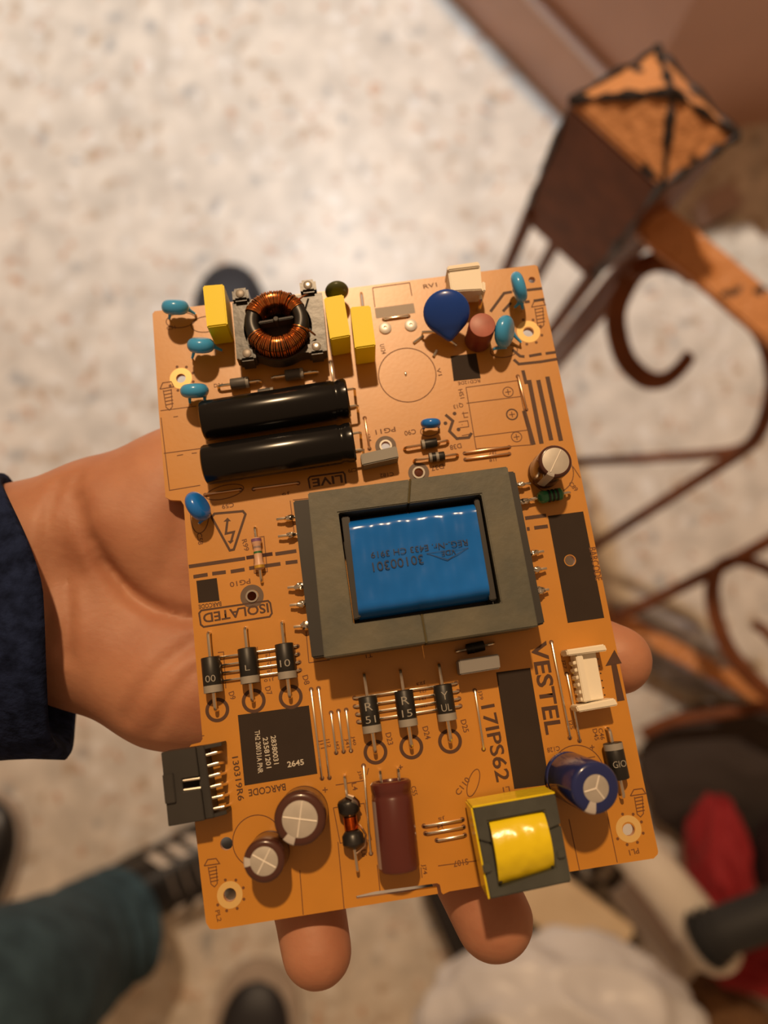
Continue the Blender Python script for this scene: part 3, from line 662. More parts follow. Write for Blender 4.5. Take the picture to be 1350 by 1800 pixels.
for i in range(nn):
    a = i * 2 * math.pi / nn; d = Vector((math.cos(a), math.sin(a), 0))
    g.append([mb.bm.verts.new(tc_ + d * (RT + (aa - .3) * math.copysign(abs(math.cos(t_)) ** .6, math.cos(t_))) + Vector((0, 0, (hb - .3) * math.copysign(abs(math.sin(t_)) ** .6, math.sin(t_))))) for t_ in [j * 2 * math.pi / mm_ for j in range(mm_)]])
for i in range(nn):
    for j in range(mm_): mb.bm.faces.new((g[i][j], g[(i + 1) % nn][j], g[(i + 1) % nn][(j + 1) % mm_], g[i][(j + 1) % mm_]))
bb(mb, 'core_ring', M_BLACKP, tor)
for (a0, a1) in ((28, 152), (208, 332)):
    mb = MB(); nt_ = 36
    for i in range(nt_):
        a = R(a0 + (a1 - a0) * (i + random.uniform(-.25, .25)) / (nt_ - 1)); d = Vector((math.cos(a), math.sin(a), 0)); s_ = random.uniform(.94, 1.06)
        mb.tube([tc_ + d * (RT + aa * s_ * math.copysign(abs(math.cos(t_)) ** .7, math.cos(t_))) + Vector((0, 0, hb * s_ * math.copysign(abs(math.sin(t_)) ** .7, math.sin(t_)))) for t_ in [j * 2 * math.pi / 16 for j in range(16)]], .21, 6, closed=True)
    bb(mb, 'copper_winding', M_COPPER, tor)
bb(MB().box(tc_ + Vector((0, .3, 1.0)), (9.6, .8, 3.6), frame_xz((1, .05, 0), (0, 0, 1)), .2), 'divider', M_BLACKM, tor)
bb(MB().lathe([(0, .8), (3.2, .8), (3.4, .6), (3.4, 0)], tc_ + Vector((0, .3, 0)), (0, 0, 1), 16), 'divider_boss', M_BLACKM, tor)
for a, b in [((527, 525, 12), (541, 517, 8.4)), ((533, 574, 12), (554, 589, 8.4))]:
    p, q_ = B(*a), B(*b); bb(MB().tube([p, (p + q_) / 2 + Vector((0, 0, .4)), q_], .28, 6), 'winding_end', M_COPPER, tor)

# ---- main transformer
hT = 15.0
out = [(541, 866), (892, 819.5), (946, 1101), (570, 1157)]; inn = [(594.5, 901), (846, 868), (881, 1060), (621, 1097)]
qo = [B(*p, hT) for p in out]; qi = [B(*p, hT) for p in inn]
def core_half(o4, i3, h0, h1):
    """U shaped half: outer polygon pts then inner pts"""
    return MB().prism((o4 + i3), h0, h1, .25, 1)
lerp = lambda a, b, t_: a + (b - a) * t_
tT, tB = .51, .475
oT, oB = lerp(qo[0], qo[1], tT), lerp(qo[3], qo[2], tB); iT, iB = lerp(qi[0], qi[1], .49), lerp(qi[3], qi[2], .46)
g_ = (oT - oB).normalized(); gx = Vector((g_.y, -g_.x, 0)) * .12
left = [qo[0], oT - gx, iT - gx, qi[0], qi[3], iB - gx, oB - gx, qo[3]]
right = [oT + gx, qo[1], qo[2], oB + gx, iB + gx, qi[2], qi[1], iT + gx]
tr = bb(MB().prism([Vector((p.x, p.y, 0)) for p in left[::-1]], 2.0, hT, .28, 2), 'main_transformer', M_FERR, board, angle=30)
bb(MB().prism([Vector((p.x, p.y, 0)) for p in right[::-1]], 2.0, hT, .28, 2), 'core_half', M_FERR, tr, angle=30)
gl = mat('glue', (.10, .085, .04), .3)
bb(MB().tube([oT + Vector((0, 0, .0)), lerp(oT, iT, .5) + Vector((0, 0, -.02)), iT], .3, 6), 'glue_line', gl, tr)
bb(MB().tube([oB, lerp(oB, iB, .5) + Vector((0, 0, -.02)), iB], .3, 6), 'glue_line', gl, tr)
# bobbin
ins = lambda a, k: [lerp(sum(a, Vector()) / 4, p, k) for p in a]
bbq = ins(qi, .985)
fl = bb(ringplate([Vector((p.x, p.y, 0)) for p in bbq], Vector((sum(bbq, Vector()) / 4)), 9.0, 1.0, 13.0), 'bobbin', M_BLACKM, tr) if False else None
bb(MB().prism([Vector((p.x, p.y, 0)) for p in bbq[::-1]], 1.0, 6.0, .2), 'bobbin', M_BLACKM, tr)
for pts in ([(515, 880), (552, 876), (583, 1152), (548, 1157)], [(889, 829), (905, 828), (958, 1096), (930, 1103)]):
    qq = [B(*p, 8.5) for p in pts]
    bb(MB().prism(qq[::-1], .3, 8.5, .35), 'bobbin_flange', M_BLACKM, tr)
qq = [B(*p, 9.0) for p in [(900, 919), (905, 919), (923, 1004), (918, 1005)]]; bb(MB().prism(qq[::-1], 3, 9.0, .1), 'tape_edge', M_BLUET, tr)
# side walls of bobbin window (left and right cheeks)
for pts in ([(600, 908), (614, 907), (634, 1086), (622, 1090)], [(833, 877), (842, 876), (873, 1054), (861, 1056)]):
    qq = [B(*p, 13) for p in pts]; bb(MB().prism(qq[::-1], 2, 13.2, .25), 'bobbin_cheek', M_BLACKM, tr)
# winding: rounded top, ribbed by the wire under the tape
wq = [B(*p, 14.6) for p in [(612, 911), (834, 880), (863, 1051), (631, 1087)]]
mb = MB(); nu_, nv_ = 96, 30; grid = []
for j in range(nv_ + 1):
    v = j / nv_; row = []
    for i in range(nu_ + 1):
        u = i / nu_; p = lerp(lerp(wq[0], wq[1], u), lerp(wq[3], wq[2], u), v)
        ed = min(v, 1 - v) * 2
        z = 14.8 - 3.6 * (1 - min(1, ed * 4.5)) ** 2.2 + .12 * math.sin(u * math.pi * 14 + .6 * math.sin(v * 5)) * min(1, ed * 3) + .25 * mnoise.noise((u * 9, v * 5, 2.0)) * min(1, ed * 3) - .5 * abs(u - .5) ** 4 * 16 * .3
        row.append(mb.bm.verts.new((p.x, p.y, z)))
    grid.append(row)
for j in range(nv_):
    for i in range(nu_): mb.bm.faces.new((grid[j + 1][i], grid[j + 1][i + 1], grid[j][i + 1], grid[j][i]))
rim = grid[0] + [r_[-1] for r_ in grid[1:]] + grid[-1][-2::-1] + [r_[0] for r_ in grid[-2:0:-1]]
low = [mb.bm.verts.new((v.co.x, v.co.y, 3)) for v in rim]
for i in range(len(rim)):
    k = (i + 1) % len(rim); mb.bm.faces.new((rim[i], rim[k], low[k], low[i]))
mb.bm.faces.new(low[::-1]); bmesh.ops.recalc_face_normals(mb.bm, faces=mb.bm.faces)
wn = bb(mb, 'tape_winding', M_BLUET, tr)
M_INK = mat('dark_blue_ink', (.008, .02, .06), .5)
text('REG.-Nr. E433 CH 3919', (822, 953, ), (652, 976), 10, M_INK, 15.12, wn, .0)
text('30100301', (744, 982), (655, 997), 15, M_INK, 15.12, wn, .0)
text('VDE', (801, 969), (776, 973), 8, M_INK, 15.12, wn, .0)
bb(MB().ribbon([B(*p, 15.1) for p in [(750, 973), (823, 963), (787, 984)]], .22, 15.13, True), 'printed_mark', M_INK, wn, smooth=False)
# pins
for (x, y, s, sol) in [(503, 911, -1, .5), (506, 941, -1, .3), (523, 1031, -1, 1), (527, 1062, -1, 1), (534, 1100, -1, 1.3), (920, 851, 1, .4), (927, 880, 1, .5), (943, 971, 1, .5), (948, 1001, 1, .7), (952, 1038, 1, 1.2)]:
    p = B(x, y, 1.8); d = Vector((s, .02, 0))
    pn = bb(MB().tube([p - d * 3.2, p, p + d * .9 if s > 0 else p + d * 1.6, p + d * (2.0 if s > 0 else 2.6) + Vector((0, 0, -.3))], .42, 8), 'pin', M_WIRE, tr)
    mb = MB()
    def fb(q_, v): return q_ * (1 + .45 * mnoise.noise(v * 2.1 + Vector((x, y, 0))))
    mb.ellipsoid(p - d * .9 + Vector((0, 0, .1)), (1.3 + .4 * sol, .6 + .42 * sol, .65 + .35 * sol), None, 16, 12, fb)
    bb(mb, 'solder_joint', M_SOLDER, pn)

# ---- yellow transformer
hY = 14.5
out = [(831, 1421), (976, 1395.5), (1005, 1550), (862, 1581)]; inn = [(857, 1444), (957, 1425), (977, 1528), (877, 1562)]
qo = [B(*p, hY) for p in out]; qi = [B(*p, hY) for p in inn]
oL, oR = lerp(qo[0], qo[3], .36), lerp(qo[1], qo[2], .36); iL, iR = lerp(qi[0], qi[3], .34), lerp(qi[1], qi[2], .34)
gd = (qo[0] - qo[3]).normalized() * .12
z0 = lambda L_: [Vector((p.x, p.y, 0)) for p in L_]
yt = bb(MB().prism(z0([oL + gd, qo[0], qo[1], oR + gd, iR + gd, qi[1], qi[0], iL + gd]), 2, hY, .3, 2), 'filter_transformer', M_FERR2, board, angle=30)
bb(MB().prism(z0([iL - gd, qi[3], qi[2], iR - gd, oR - gd, qo[2], qo[3], oL - gd]), 2, hY, .3, 2), 'core_half', M_FERR2, yt, angle=30)
# yellow tape round the core
tp = [lerp(sum(qo, Vector()) / 4, p, 1.018) for p in qo]
bb(MB().prism(z0([tp[0], tp[1], lerp(tp[1], tp[2], .012), lerp(tp[0], tp[3], .012)][::-1]) if False else z0([qo[0] + (qo[0] - qo[3]).normalized() * .45, qo[1] + (qo[1] - qo[2]).normalized() * .45, qo[1], qo[0]][::-1]), 2.5, 14.2, .08), 'core_tape', M_YELT, yt)
bb(MB().prism(z0([qo[0] - (qo[1] - qo[0]).normalized() * .4, qo[0], qo[3], qo[3] - (qo[1] - qo[0]).normalized() * .4][::-1]), 2.5, 14.0, .08), 'core_tape', M_YELT, yt)
cheek = [(857, 1447), (866, 1445), (885, 1552), (876, 1556)], [(949, 1428), (957, 1427), (975, 1523), (967, 1527)]
for pts in cheek:
    qq = [B(*p, 13.4) for p in pts]; bb(MB().prism(qq[::-1], 1, 13.6, .3), 'bobbin_cheek', M_BLACKP, yt)
for pts in ([(848, 1520), (862, 1517), (865, 1533), (851, 1537)], [(978, 1496), (992, 1493), (995, 1508), (981, 1511)]):
    qq = [B(*p, 15) for p in pts]; bb(MB().prism(qq[::-1], 3, 15.2, .3), 'bobbin_clip', M_FERR2, yt)
bb(MB().prism(z0(ins(qi, .99)[::-1]), .3, 4, .2), 'bobbin_floor', M_BLACKP, yt)
wq = [B(*p, 15.5) for p in [(860, 1436), (957, 1419), (980, 1536), (881, 1566)]]
mb = MB(); grid = []; nu_, nv_ = 40, 40
for j in range(nv_ + 1):
    v = j / nv_; row = []
    for i in range(nu_ + 1):
        u = i / nu_; p = lerp(lerp(wq[0], wq[1], u), lerp(wq[3], wq[2], u), v)
        a = (v - .5) * math.pi * .96; z = 9.0 + 7.4 * max(0, math.cos(a)) ** .42
        e = (u - .5) * 2; z -= .25 * e * e
        z += .16 * mnoise.noise((u * 6, v * 6, 5.0))
        row.append(mb.bm.verts.new((p.x, p.y, z)))
    grid.append(row)
for j in range(nv_):
    for i in range(nu_): mb.bm.faces.new((grid[j + 1][i], grid[j + 1][i + 1], grid[j][i + 1], grid[j][i]))
rim = grid[0] + [r_[-1] for r_ in grid[1:]] + grid[-1][-2::-1] + [r_[0] for r_ in grid[-2:0:-1]]
low = [mb.bm.verts.new((v.co.x, v.co.y, 3)) for v in rim]
for i in range(len(rim)):
    k = (i + 1) % len(rim); mb.bm.faces.new((rim[i], rim[k], low[k], low[i]))
mb.bm.faces.new(low[::-1]); bmesh.ops.recalc_face_normals(mb.bm, faces=mb.bm.faces)
bb(mb, 'tape_winding', M_YELT, yt)

# ---- connectors
# white mains connector at the top edge
qw = [B(*p, 9.0) for p in [(787, 473), (844, 465), (848, 509), (793, 512)]]
wcn = bb(MB().prism(qw[::-1], 1.6, 9.0, .3), 'mains_connector', M_WHITE, board)
qw = [B(*p, 9.8) for p in [(786, 467), (842, 459), (844, 468), (787, 475)]]; bb(MB().prism(qw[::-1], 2, 9.8, .3), 'shroud_lip', M_WHITE, wcn)
qw = [B(*p, 7.5) for p in [(846, 495), (853, 494), (854, 511), (848, 512)]]; bb(MB().prism(qw[::-1], 1, 7.5, .3), 'latch', M_WHITE, wcn)
for (x, y) in [(805, 520), (845, 528)]:
    p = B(x, y, 5.5); bb(MB().tube([p + Vector((0, 2.2, .3)), p + Vector((0, .2, .2)), p + Vector((0, -.3, -.6)), Vector((p.x, p.y - .4, -1.2))], .62, 8), 'pin', M_WIRE, wcn)
# white wafer at the right
pw = lambda x, y, h: B(x, y, h)
q1 = [B(*p, 6) for p in [(1011, 1150), (1049, 1145), (1064, 1229), (1031, 1234)]]
wf = bb(MB().prism(q1[::-1], .3, 5.0, .25), 'wafer_connector', M_WHITE, board)
for pts in ([(995, 1142), (1063, 1132), (1068, 1144), (998, 1153)], [(1012, 1241), (1081, 1227), (1087, 1240), (1017, 1252)]):
    qq = [B(*p, 7.2) for p in pts]; bb(MB().prism(qq[::-1], .3, 7.2, .3), 'end_wall', M_WHITE, wf)
qq = [B(*p, 6.4) for p in [(1012, 1152), (1024, 1150), (1040, 1232), (1027, 1235)]]; bb(MB().prism(qq[::-1], .3, 6.4, .25), 'back_wall', M_WHITE, wf)
for i in range(6):
    t_ = (i + .5) / 6; x, y = 1010 + t_ * 16, 1158 + t_ * 76
    p = B(x, y, 3); bb(MB().box(p, (2.4, .9, 4.6), frame_xz((1, .12, 0), (0, 0, 1)), .15), 'rib', M_WHITE, wf)
    p = B(1004 + t_ * 15, 1163 + t_ * 76, 1.5); bb(MB().tube([p + Vector((1.5, 0, .8)), p, p + Vector((-.3, 0, -2.8))], .32, 6), 'pin', M_WIRE, wf)
    p = B(1050 + t_ * 14, 1152 + t_ * 76, 5.02); bb(MB().poly(circ(p, .22, 8), p.z), 'pin_mark', M_BLACKP, wf, smooth=False)
# black box header at the left edge: roof, walls, mouth at left, pins to the right
hB = 9.2
qt = [B(*p, hB) for p in [(283, 1323), (343, 1314), (360, 1442), (296, 1453)]]
e01 = qt[1] - qt[0]; e03 = qt[3] - qt[0]
bk = bb(MB().prism(z0([qt[0], lerp(qt[0], qt[3], .36), lerp(qt[0], qt[3], .36) + e01 * .42, lerp(qt[0], qt[3], .36) + e01 * .98, lerp(qt[1], qt[2], .36), qt[1]])[::-1] if False else
        z0([qt[0], qt[1], lerp(qt[1], qt[2], .40), lerp(qt[1], qt[2], .40) - e01 * .50, lerp(qt[1], qt[2], .58) - e01 * .50, lerp(qt[1], qt[2], .58), qt[2], qt[3]])[::-1], hB - 1.1, hB, .15), 'box_header', M_BLACKM, board)
bb(MB().prism(z0([lerp(qt[0], qt[3], .30) - e01 * .01, lerp(qt[0], qt[3], .30) + e01 * .30, lerp(qt[0], qt[3], .70) + e01 * .30, lerp(qt[0], qt[3], .70) - e01 * .01])[::-1], hB - .2, hB + .7, .2), 'key_block', M_BLACKM, bk)
bb(MB().prism(z0([qt[0], qt[1], lerp(qt[1], qt[2], .05), lerp(qt[0], qt[3], .05)])[::-1], .4, hB - 1.0, .15), 'side_wall', M_BLACKM, bk)
bb(MB().prism(z0([lerp(qt[0], qt[3], .95), lerp(qt[1], qt[2], .95), qt[2], qt[3]])[::-1], .4, hB - 1.0, .15), 'side_wall', M_BLACKM, bk)
bb(MB().prism(z0([qt[0], qt[1], qt[2], qt[3]])[::-1], .3, 1.4, .15), 'floor_plate', M_BLACKM, bk)
qr = [lerp(qt[1], qt[0], .05), lerp(qt[1], qt[0], -.22), lerp(qt[2], qt[3], -.22), lerp(qt[2], qt[3], .05)]
bb(MB().prism(z0(qr)[::-1], .3, hB - 1.4, .2), 'back_wall', M_BLACKM, bk)
bb(MB().prism(z0([lerp(qt[1], qt[0], -.2), B(389, 1305, 7), B(390, 1311, 7), lerp(qt[1], qt[0], -.2) + e03 * .05])[::-1], .3, 7.2, .1), 'guard_wall', M_BLACKM, bk)
bb(MB().prism(z0([lerp(qt[2], qt[3], -.2) - e03 * .05, B(398, 1424, 7), B(399, 1431, 7), lerp(qt[2], qt[3], -.2)])[::-1], .3, 7.2, .1), 'guard_wall', M_BLACKM, bk)
for i in range(6):
    a = lerp(B(360, 1328.5, 6.4), B(371, 1423, 6.4), i / 5); b = lerp(B(380, 1323, 6.4), B(392, 1418, 6.4), i / 5)
    p1 = lerp(B(391, 1321), B(403, 1415), i / 5)
    bb(MB().tube([a + (a - b) * .5, lerp(a, b, .8), b, lerp(b, p1 + Vector((0, 0, 1)), .3), Vector((p1.x, p1.y, 1)), Vector((p1.x, p1.y, -1.4))], .42, 8), 'pin', M_WIRE, bk)
for i in (0, 1):
    a = B(315 + i * 2, 1373 + i * 17, 8.3); b = B(343 + i * 2, 1369 + i * 17, 8.3)
    bb(MB().tube([a, b + (b - a) * .3], .42, 8), 'pin', M_WIRE, bk)
# component outline pads near the transistor outline
for c in [(799, 727), (783, 744), (806, 755)]: bb(MB().poly(circ(B(*c), .55, 12), .05), 'printed_dot', M_SILK, pcb, smooth=False)

# ================================================================== IMPLICIT SURFACES (hand and soft things)
def surface_nets(f, lo, hi, step):
    lo = np.array(lo, float); n = np.ceil((np.array(hi) - lo) / step).astype(int) + 1
    ax = [lo[i] + np.arange(n[i]) * step for i in range(3)]
    X, Y, Z = np.meshgrid(*ax, indexing='ij'); v = f(X.astype(np.float32), Y.astype(np.float32), Z.astype(np.float32))
    ins_ = v < 0; nx, ny, nz = n - 1
    cnt = np.zeros((nx, ny, nz), np.float32); acc = np.zeros((nx, ny, nz, 3), np.float32)
    sl = lambda a, dx, dy, dz: a[dx:dx + nx, dy:dy + ny, dz:dz + nz]
    corners = [(a, b, c) for a in (0, 1) for b in (0, 1) for c in (0, 1)]
    for c0 in corners:
        for k in range(3):
            if c0[k]: continue
            c1 = list(c0); c1[k] = 1
            a, b = sl(v, *c0), sl(v, *c1); m = (a < 0) != (b < 0)
            t = np.where(m, a / np.where(m, a - b, 1), 0)
            cnt += m
            for d in range(3): acc[..., d] += np.where(m, c0[d] + (t if d == k else 0), 0)
    act = cnt > 0; idx = -np.ones(act.shape, int); ii = np.argwhere(act); idx[act] = np.arange(len(ii))
    vs = lo + (ii + acc[act] / cnt[act][:, None]) * step
    faces = []
    for k in range(3):
        a = [slice(None)] * 3; b = [slice(None)] * 3; a[k] = slice(0, -1); b[k] = slice(1, None)
        s0, s1 = ins_[tuple(a)], ins_[tuple(b)]; u, w = [(1, 2), (2, 0), (0, 1)][k]
        e = np.argwhere(s0 != s1); e = e[(e[:, u] > 0) & (e[:, w] > 0) & (e[:, u] < n[u] - 1) & (e[:, w] < n[w] - 1)]
        q = []
        for du, dw in ((-1, -1), (0, -1), (0, 0), (-1, 0)):
            p = e.copy(); p[:, u] += du; p[:, w] += dw; q.append(idx[p[:, 0], p[:, 1], p[:, 2]])
        q = np.stack(q, 1); fl_ = s0[e[:, 0], e[:, 1], e[:, 2]]
        faces.append(np.where(fl_[:, None], q, q[:, ::-1]))
    return vs, np.concatenate(faces)
def rcone(X, Y, Z, a, b, ra, rb):
    a = np.array(a, np.float32); b = np.array(b, np.float32); d = b - a; L2 = float(d @ d) + 1e-9
    t = np.clip(((X - a[0]) * d[0] + (Y - a[1]) * d[1] + (Z - a[2]) * d[2]) / L2, 0, 1)
    return np.sqrt((X - a[0] - t * d[0]) ** 2 + (Y - a[1] - t * d[1]) ** 2 + (Z - a[2] - t * d[2]) ** 2) - (ra + (rb - ra) * t)
def smin(a, b, k):
    h = np.clip(.5 + .5 * (b - a) / k, 0, 1); return b + (a - b) * h - k * h * (1 - h)
def pydata(vs, fs, name):
    me = bpy.data.meshes.new(name); me.from_pydata([tuple(map(float, v)) for v in vs], [], [tuple(map(int, f)) for f in fs]); me.update(); return me
def smooth_mesh(vs, fs, it=4, lam=.5):
    e = np.concatenate([fs[:, [0, 1]], fs[:, [1, 2]], fs[:, [2, 3]], fs[:, [3, 0]]]); e = np.concatenate([e, e[:, ::-1]])
    for _ in range(it):
        s_ = np.zeros_like(vs); c_ = np.zeros(len(vs)); np.add.at(s_, e[:, 0], vs[e[:, 1]]); np.add.at(c_, e[:, 0], 1)
        vs = vs + lam * (s_ / np.maximum(c_, 1)[:, None] - vs)
    return vs

# ---- hand holding the board: board-local millimetres, palm facing the camera
def seg_dist(X, Y, pts):
    best = None
    for a, b in zip(pts, pts[1:]):
        dx, dy = b[0] - a[0], b[1] - a[1]; L2 = dx * dx + dy * dy
        t = np.clip(((X - a[0]) * dx + (Y - a[1]) * dy) / L2, 0, 1); d = np.sqrt((X - a[0] - t * dx) ** 2 + (Y - a[1] - t * dy) ** 2)
        best = d if best is None else np.minimum(best, d)
    return best
Hh = lambda x, y, h: tuple(B(x, y, h))
hand_parts = [  # a, b, ra, rb, blend
    (Hh(-160, 985, -34), Hh(95, 965, -25), 23, 19.5, 8), (Hh(-160, 1090, -36), Hh(95, 1085, -26), 23, 19.5, 8),
    (Hh(95, 965, -25), Hh(165, 935, -25), 19.5, 20, 10), (Hh(95, 1085, -26), Hh(165, 1115, -27), 19.5, 19, 10),
    (Hh(195, 925, -25), Hh(272, 950, -24.5), 20.5, 21.8, 7),                 # thenar
    (Hh(240, 925, -26), Hh(318, 862, -25), 19, 18.5, 10), (Hh(318, 862, -25), Hh(430, 770, -20), 17, 11, 9), (Hh(430, 770, -20), Hh(500, 705, -14), 10.5, 8.5, 4),
    (Hh(160, 1125, -28), Hh(300, 1195, -25), 19.5, 18, 9), (Hh(300, 1195, -25), Hh(450, 1245, -22), 18, 15, 9),   # hypothenar
    (Hh(180, 1040, -30), Hh(620, 1040, -24), 14, 12.5, 12),
    (Hh(200, 990, -28), Hh(640, 900, -17), 13, 11, 9), (Hh(200, 1040, -28), Hh(660, 1010, -16), 13, 11.5, 9), (Hh(220, 1090, -28), Hh(640, 1125, -16.5), 13, 11, 9), (Hh(240, 1140, -28), Hh(580, 1235, -17), 13, 10.5, 9),
    (Hh(640, 900, -17), Hh(800, 860, -26), 10.5, 9.5, 4), (Hh(800, 860, -26), Hh(900, 862, -18), 9.3, 8.7, 2.5), (Hh(900, 862, -18), Hh(955, 868, -11.5), 8.6, 8.2, 2),     # index
    (Hh(660, 1010, -16), Hh(860, 1070, -24), 11, 10, 4), (Hh(860, 1070, -24), Hh(985, 1120, -18.5), 9.9, 9.6, 2.5), (Hh(985, 1120, -18.5), Hh(1084, 1160, -12.6), 9.9, 9.7, 2),     # middle
    (Hh(640, 1125, -16.5), Hh(745, 1330, -24), 10.8, 10.3, 4), (Hh(745, 1330, -24), Hh(805, 1490, -18), 10.2, 10.6, 2.5), (Hh(805, 1490, -18), Hh(868, 1617, -15.5), 10.6, 10.4, 2),   # ring
    (Hh(580, 1235, -17), Hh(560, 1410, -23), 10.4, 9.8, 4), (Hh(560, 1410, -23), Hh(538, 1560, -17.5), 9.8, 9.8, 2.5), (Hh(538, 1560, -17.5), Hh(557, 1672, -13.2), 9.8, 9.1, 2),     # little
]
creases = [([(140, 880), (150, 930), (175, 985), (215, 1040), (262, 1070), (330, 1084), (420, 1070)], 2.2, 2.6), ([(132, 845), (116, 890), (109, 950), (108, 1010), (116, 1090), (112, 1150)], 1.7, 2.3), ([(102, 850), (88, 900), (82, 980), (86, 1060), (84, 1120)], 1.5, 2.2),
           ([(134, 900), (128, 960), (133, 1010)], .8, 1.6), ([(345, 1120), (290, 1165), (238, 1225), (215, 1262)], 1.1, 2.2), ([(340, 1180), (300, 1230), (268, 1285)], .9, 1.8),
           ([(175, 985), (230, 1050), (270, 1062)], .8, 1.8), ([(160, 945), (205, 1015), (235, 1040)], .6, 1.6), ([(320, 900), (300, 960), (285, 1010)], .5, 2.5)]
crl = [([B(x, y, -5) for x, y in p], d, w) for p, d, w in creases]
def hand_f(X, Y, Z):
    v = None
    for a, b, ra, rb, k in hand_parts:
        d = rcone(X, Y, Z, a, b, ra, rb)
        v = d if v is None else smin(v, d, k)
    up = np.clip((Z + 34) / 18, 0, 1)
    for p, dep, w in crl: v = v + up * dep * np.exp(-(seg_dist(X, Y, p) / w) ** 2)
    # fingers flatten where the board rests on them
    inside = np.clip((X - (-57.5 + 0)) / 4, 0, 1)
    lim = Z + 1.9
    v = np.where((X > -54) & (X < 56) & (Y > -82), np.maximum(v, lim), v)
    return v
cor = [B(-170, 700, -40), B(1180, 700, -40), B(1180, 1760, -40), B(-170, 1760, -40)]
lo = (min(c.x for c in cor) + 6, min(c.y for c in cor) - 2, -62); hi = (max(c.x for c in cor) - 5, B(500, 600, -20).y, 0.5)
vs, fs = surface_nets(hand_f, lo, hi, 1.15)
vs = smooth_mesh(vs, fs, 3, .5)
M_SKIN = bpy.data.materials.new('skin'); M_SKIN.use_nodes = True; nt = M_SKIN.node_tree; b_ = nt.nodes['Principled BSDF']
b_.inputs['Roughness'].default_value = .55; b_.inputs['Subsurface Weight'].default_value = .25; b_.inputs['Subsurface Radius'].default_value = (1, .3, .15); b_.inputs['Subsurface Scale'].default_value = .004
tc = nt.nodes.new('ShaderNodeTexCoord'); nz = nt.nodes.new('ShaderNodeTexNoise'); nz.inputs['Scale'].default_value = 45; nz.inputs['Detail'].default_value = 5
nt.links.new(tc.outputs['Object'], nz.inputs['Vector']); rp_ = nt.nodes.new('ShaderNodeValToRGB')
rp_.color_ramp.elements[0].position = .35; rp_.color_ramp.elements[1].position = .68
rp_.color_ramp.elements[0].color = (.42, .18, .105, 1); rp_.color_ramp.elements[1].color = (.55, .27, .165, 1)
nt.links.new(nz.outputs[0], rp_.inputs[0]); nt.links.new(rp_.outputs[0], b_.inputs['Base Color'])
mp_ = nt.nodes.new('ShaderNodeMapping'); mp_.inputs['Scale'].default_value = (1, 1.5, 1); mp_.inputs['Rotation'].default_value = (0, 0, .5)
n2 = nt.nodes.new('ShaderNodeTexNoise'); n2.inputs['Scale'].default_value = 420; n2.inputs['Detail'].default_value = 4
nt.links.new(tc.outputs['Object'], mp_.inputs[0]); nt.links.new(mp_.outputs[0], n2.inputs['Vector'])
bp_ = nt.nodes.new('ShaderNodeBump'); bp_.inputs['Strength'].default_value = .16; bp_.inputs['Distance'].default_value = .0006
nt.links.new(n2.outputs[0], bp_.inputs['Height']); nt.links.new(bp_.outputs[0], b_.inputs['Normal'])
RB = np.array([[U.x, V.x, N.x], [U.y, V.y, N.y], [U.z, V.z, N.z]]); Ow = np.array(O)
tow = lambda vs: (np.asarray(vs) * .001) @ RB.T + Ow
holder = root('person', 'open hand under the circuit board with a navy fleece sleeve at the left', 'person')
setroot(holder, b2w(B(60, 1030, -28)))
link_mesh(pydata(tow(vs), fs, 'hand'), 'hand', M_SKIN, holder, angle=180)
# sleeve: open fleece tube with a thick rolled cuff
M_FLEECE = mat('navy_fleece', (.016, .026, .075), .95, col2=(.006, .010, .030), vscale=260, bump=1.0, bscale=480, spec=.1)
mb = MB(); nA, rows = 72, []
cuff = [B(58, 1070, -27), B(-30, 1075, -29), B(-130, 1080, -34), B(-330, 1090, -50)]
axs = (cuff[0] - cuff[2]).normalized()
prof = [(0, .97), (.25, 1.02), (.6, 1.03), (2, 1.03), (3, 1.06)]
def ring_at(c, ry, rz, bow, jit):
    L_ = []
    for i in range(nA):
        a = i * 2 * math.pi / nA; y, z = math.cos(a), math.sin(a)
        j = 1 + jit * mnoise.noise((y * 3, z * 3, c.x * .06))
        L_.append(mb.bm.verts.new((c.x - bow * 3.6 * max(y, 0) ** 1.5 - 5 * max(-y, 0) ** 2 - 14 * max(-z, 0) ** 1.5 + (3.0 * (1 - y * y) if jit else 0) , c.y + ry * y * j, c.z + rz * z * j)))
    return L_
def sc_(x, y, h): q = B(x, y, 0); return Vector((q.x, B(x, y, h).y, h))
specs = [(sc_(-10, 1075, -26), 33, 25, 4, 0), (sc_(50, 1074, -25), 37.0, 28, 4.5, 0.02), (sc_(72, 1074, -24), 39.5, 29.5, 4.8, 0.03), (sc_(76, 1074, -24), 41.5, 31, 4.8, .03), (sc_(66, 1074, -24), 43.0, 32.5, 4.6, .04), (sc_(0, 1076, -25), 43.5, 33.5, 4.4, .05), (sc_(-70, 1080, -28), 44.5, 34, 4, .06), (sc_(-200, 1090, -35), 47, 37, 3, .06), (sc_(-420, 1100, -52), 51, 41, 3, .06)]
rg = [ring_at(*s_) for s_ in specs]
for a, b in zip(rg, rg[1:]):
    for i in range(nA): mb.bm.faces.new((a[i], a[(i + 1) % nA], b[(i + 1) % nA], b[i]))
for v in mb.bm.verts: v.co = MB4 @ (v.co * .001)
bmesh.ops.recalc_face_normals(mb.bm, faces=mb.bm.faces)
slv = build(mb, 'sleeve', M_FLEECE, holder, angle=180)

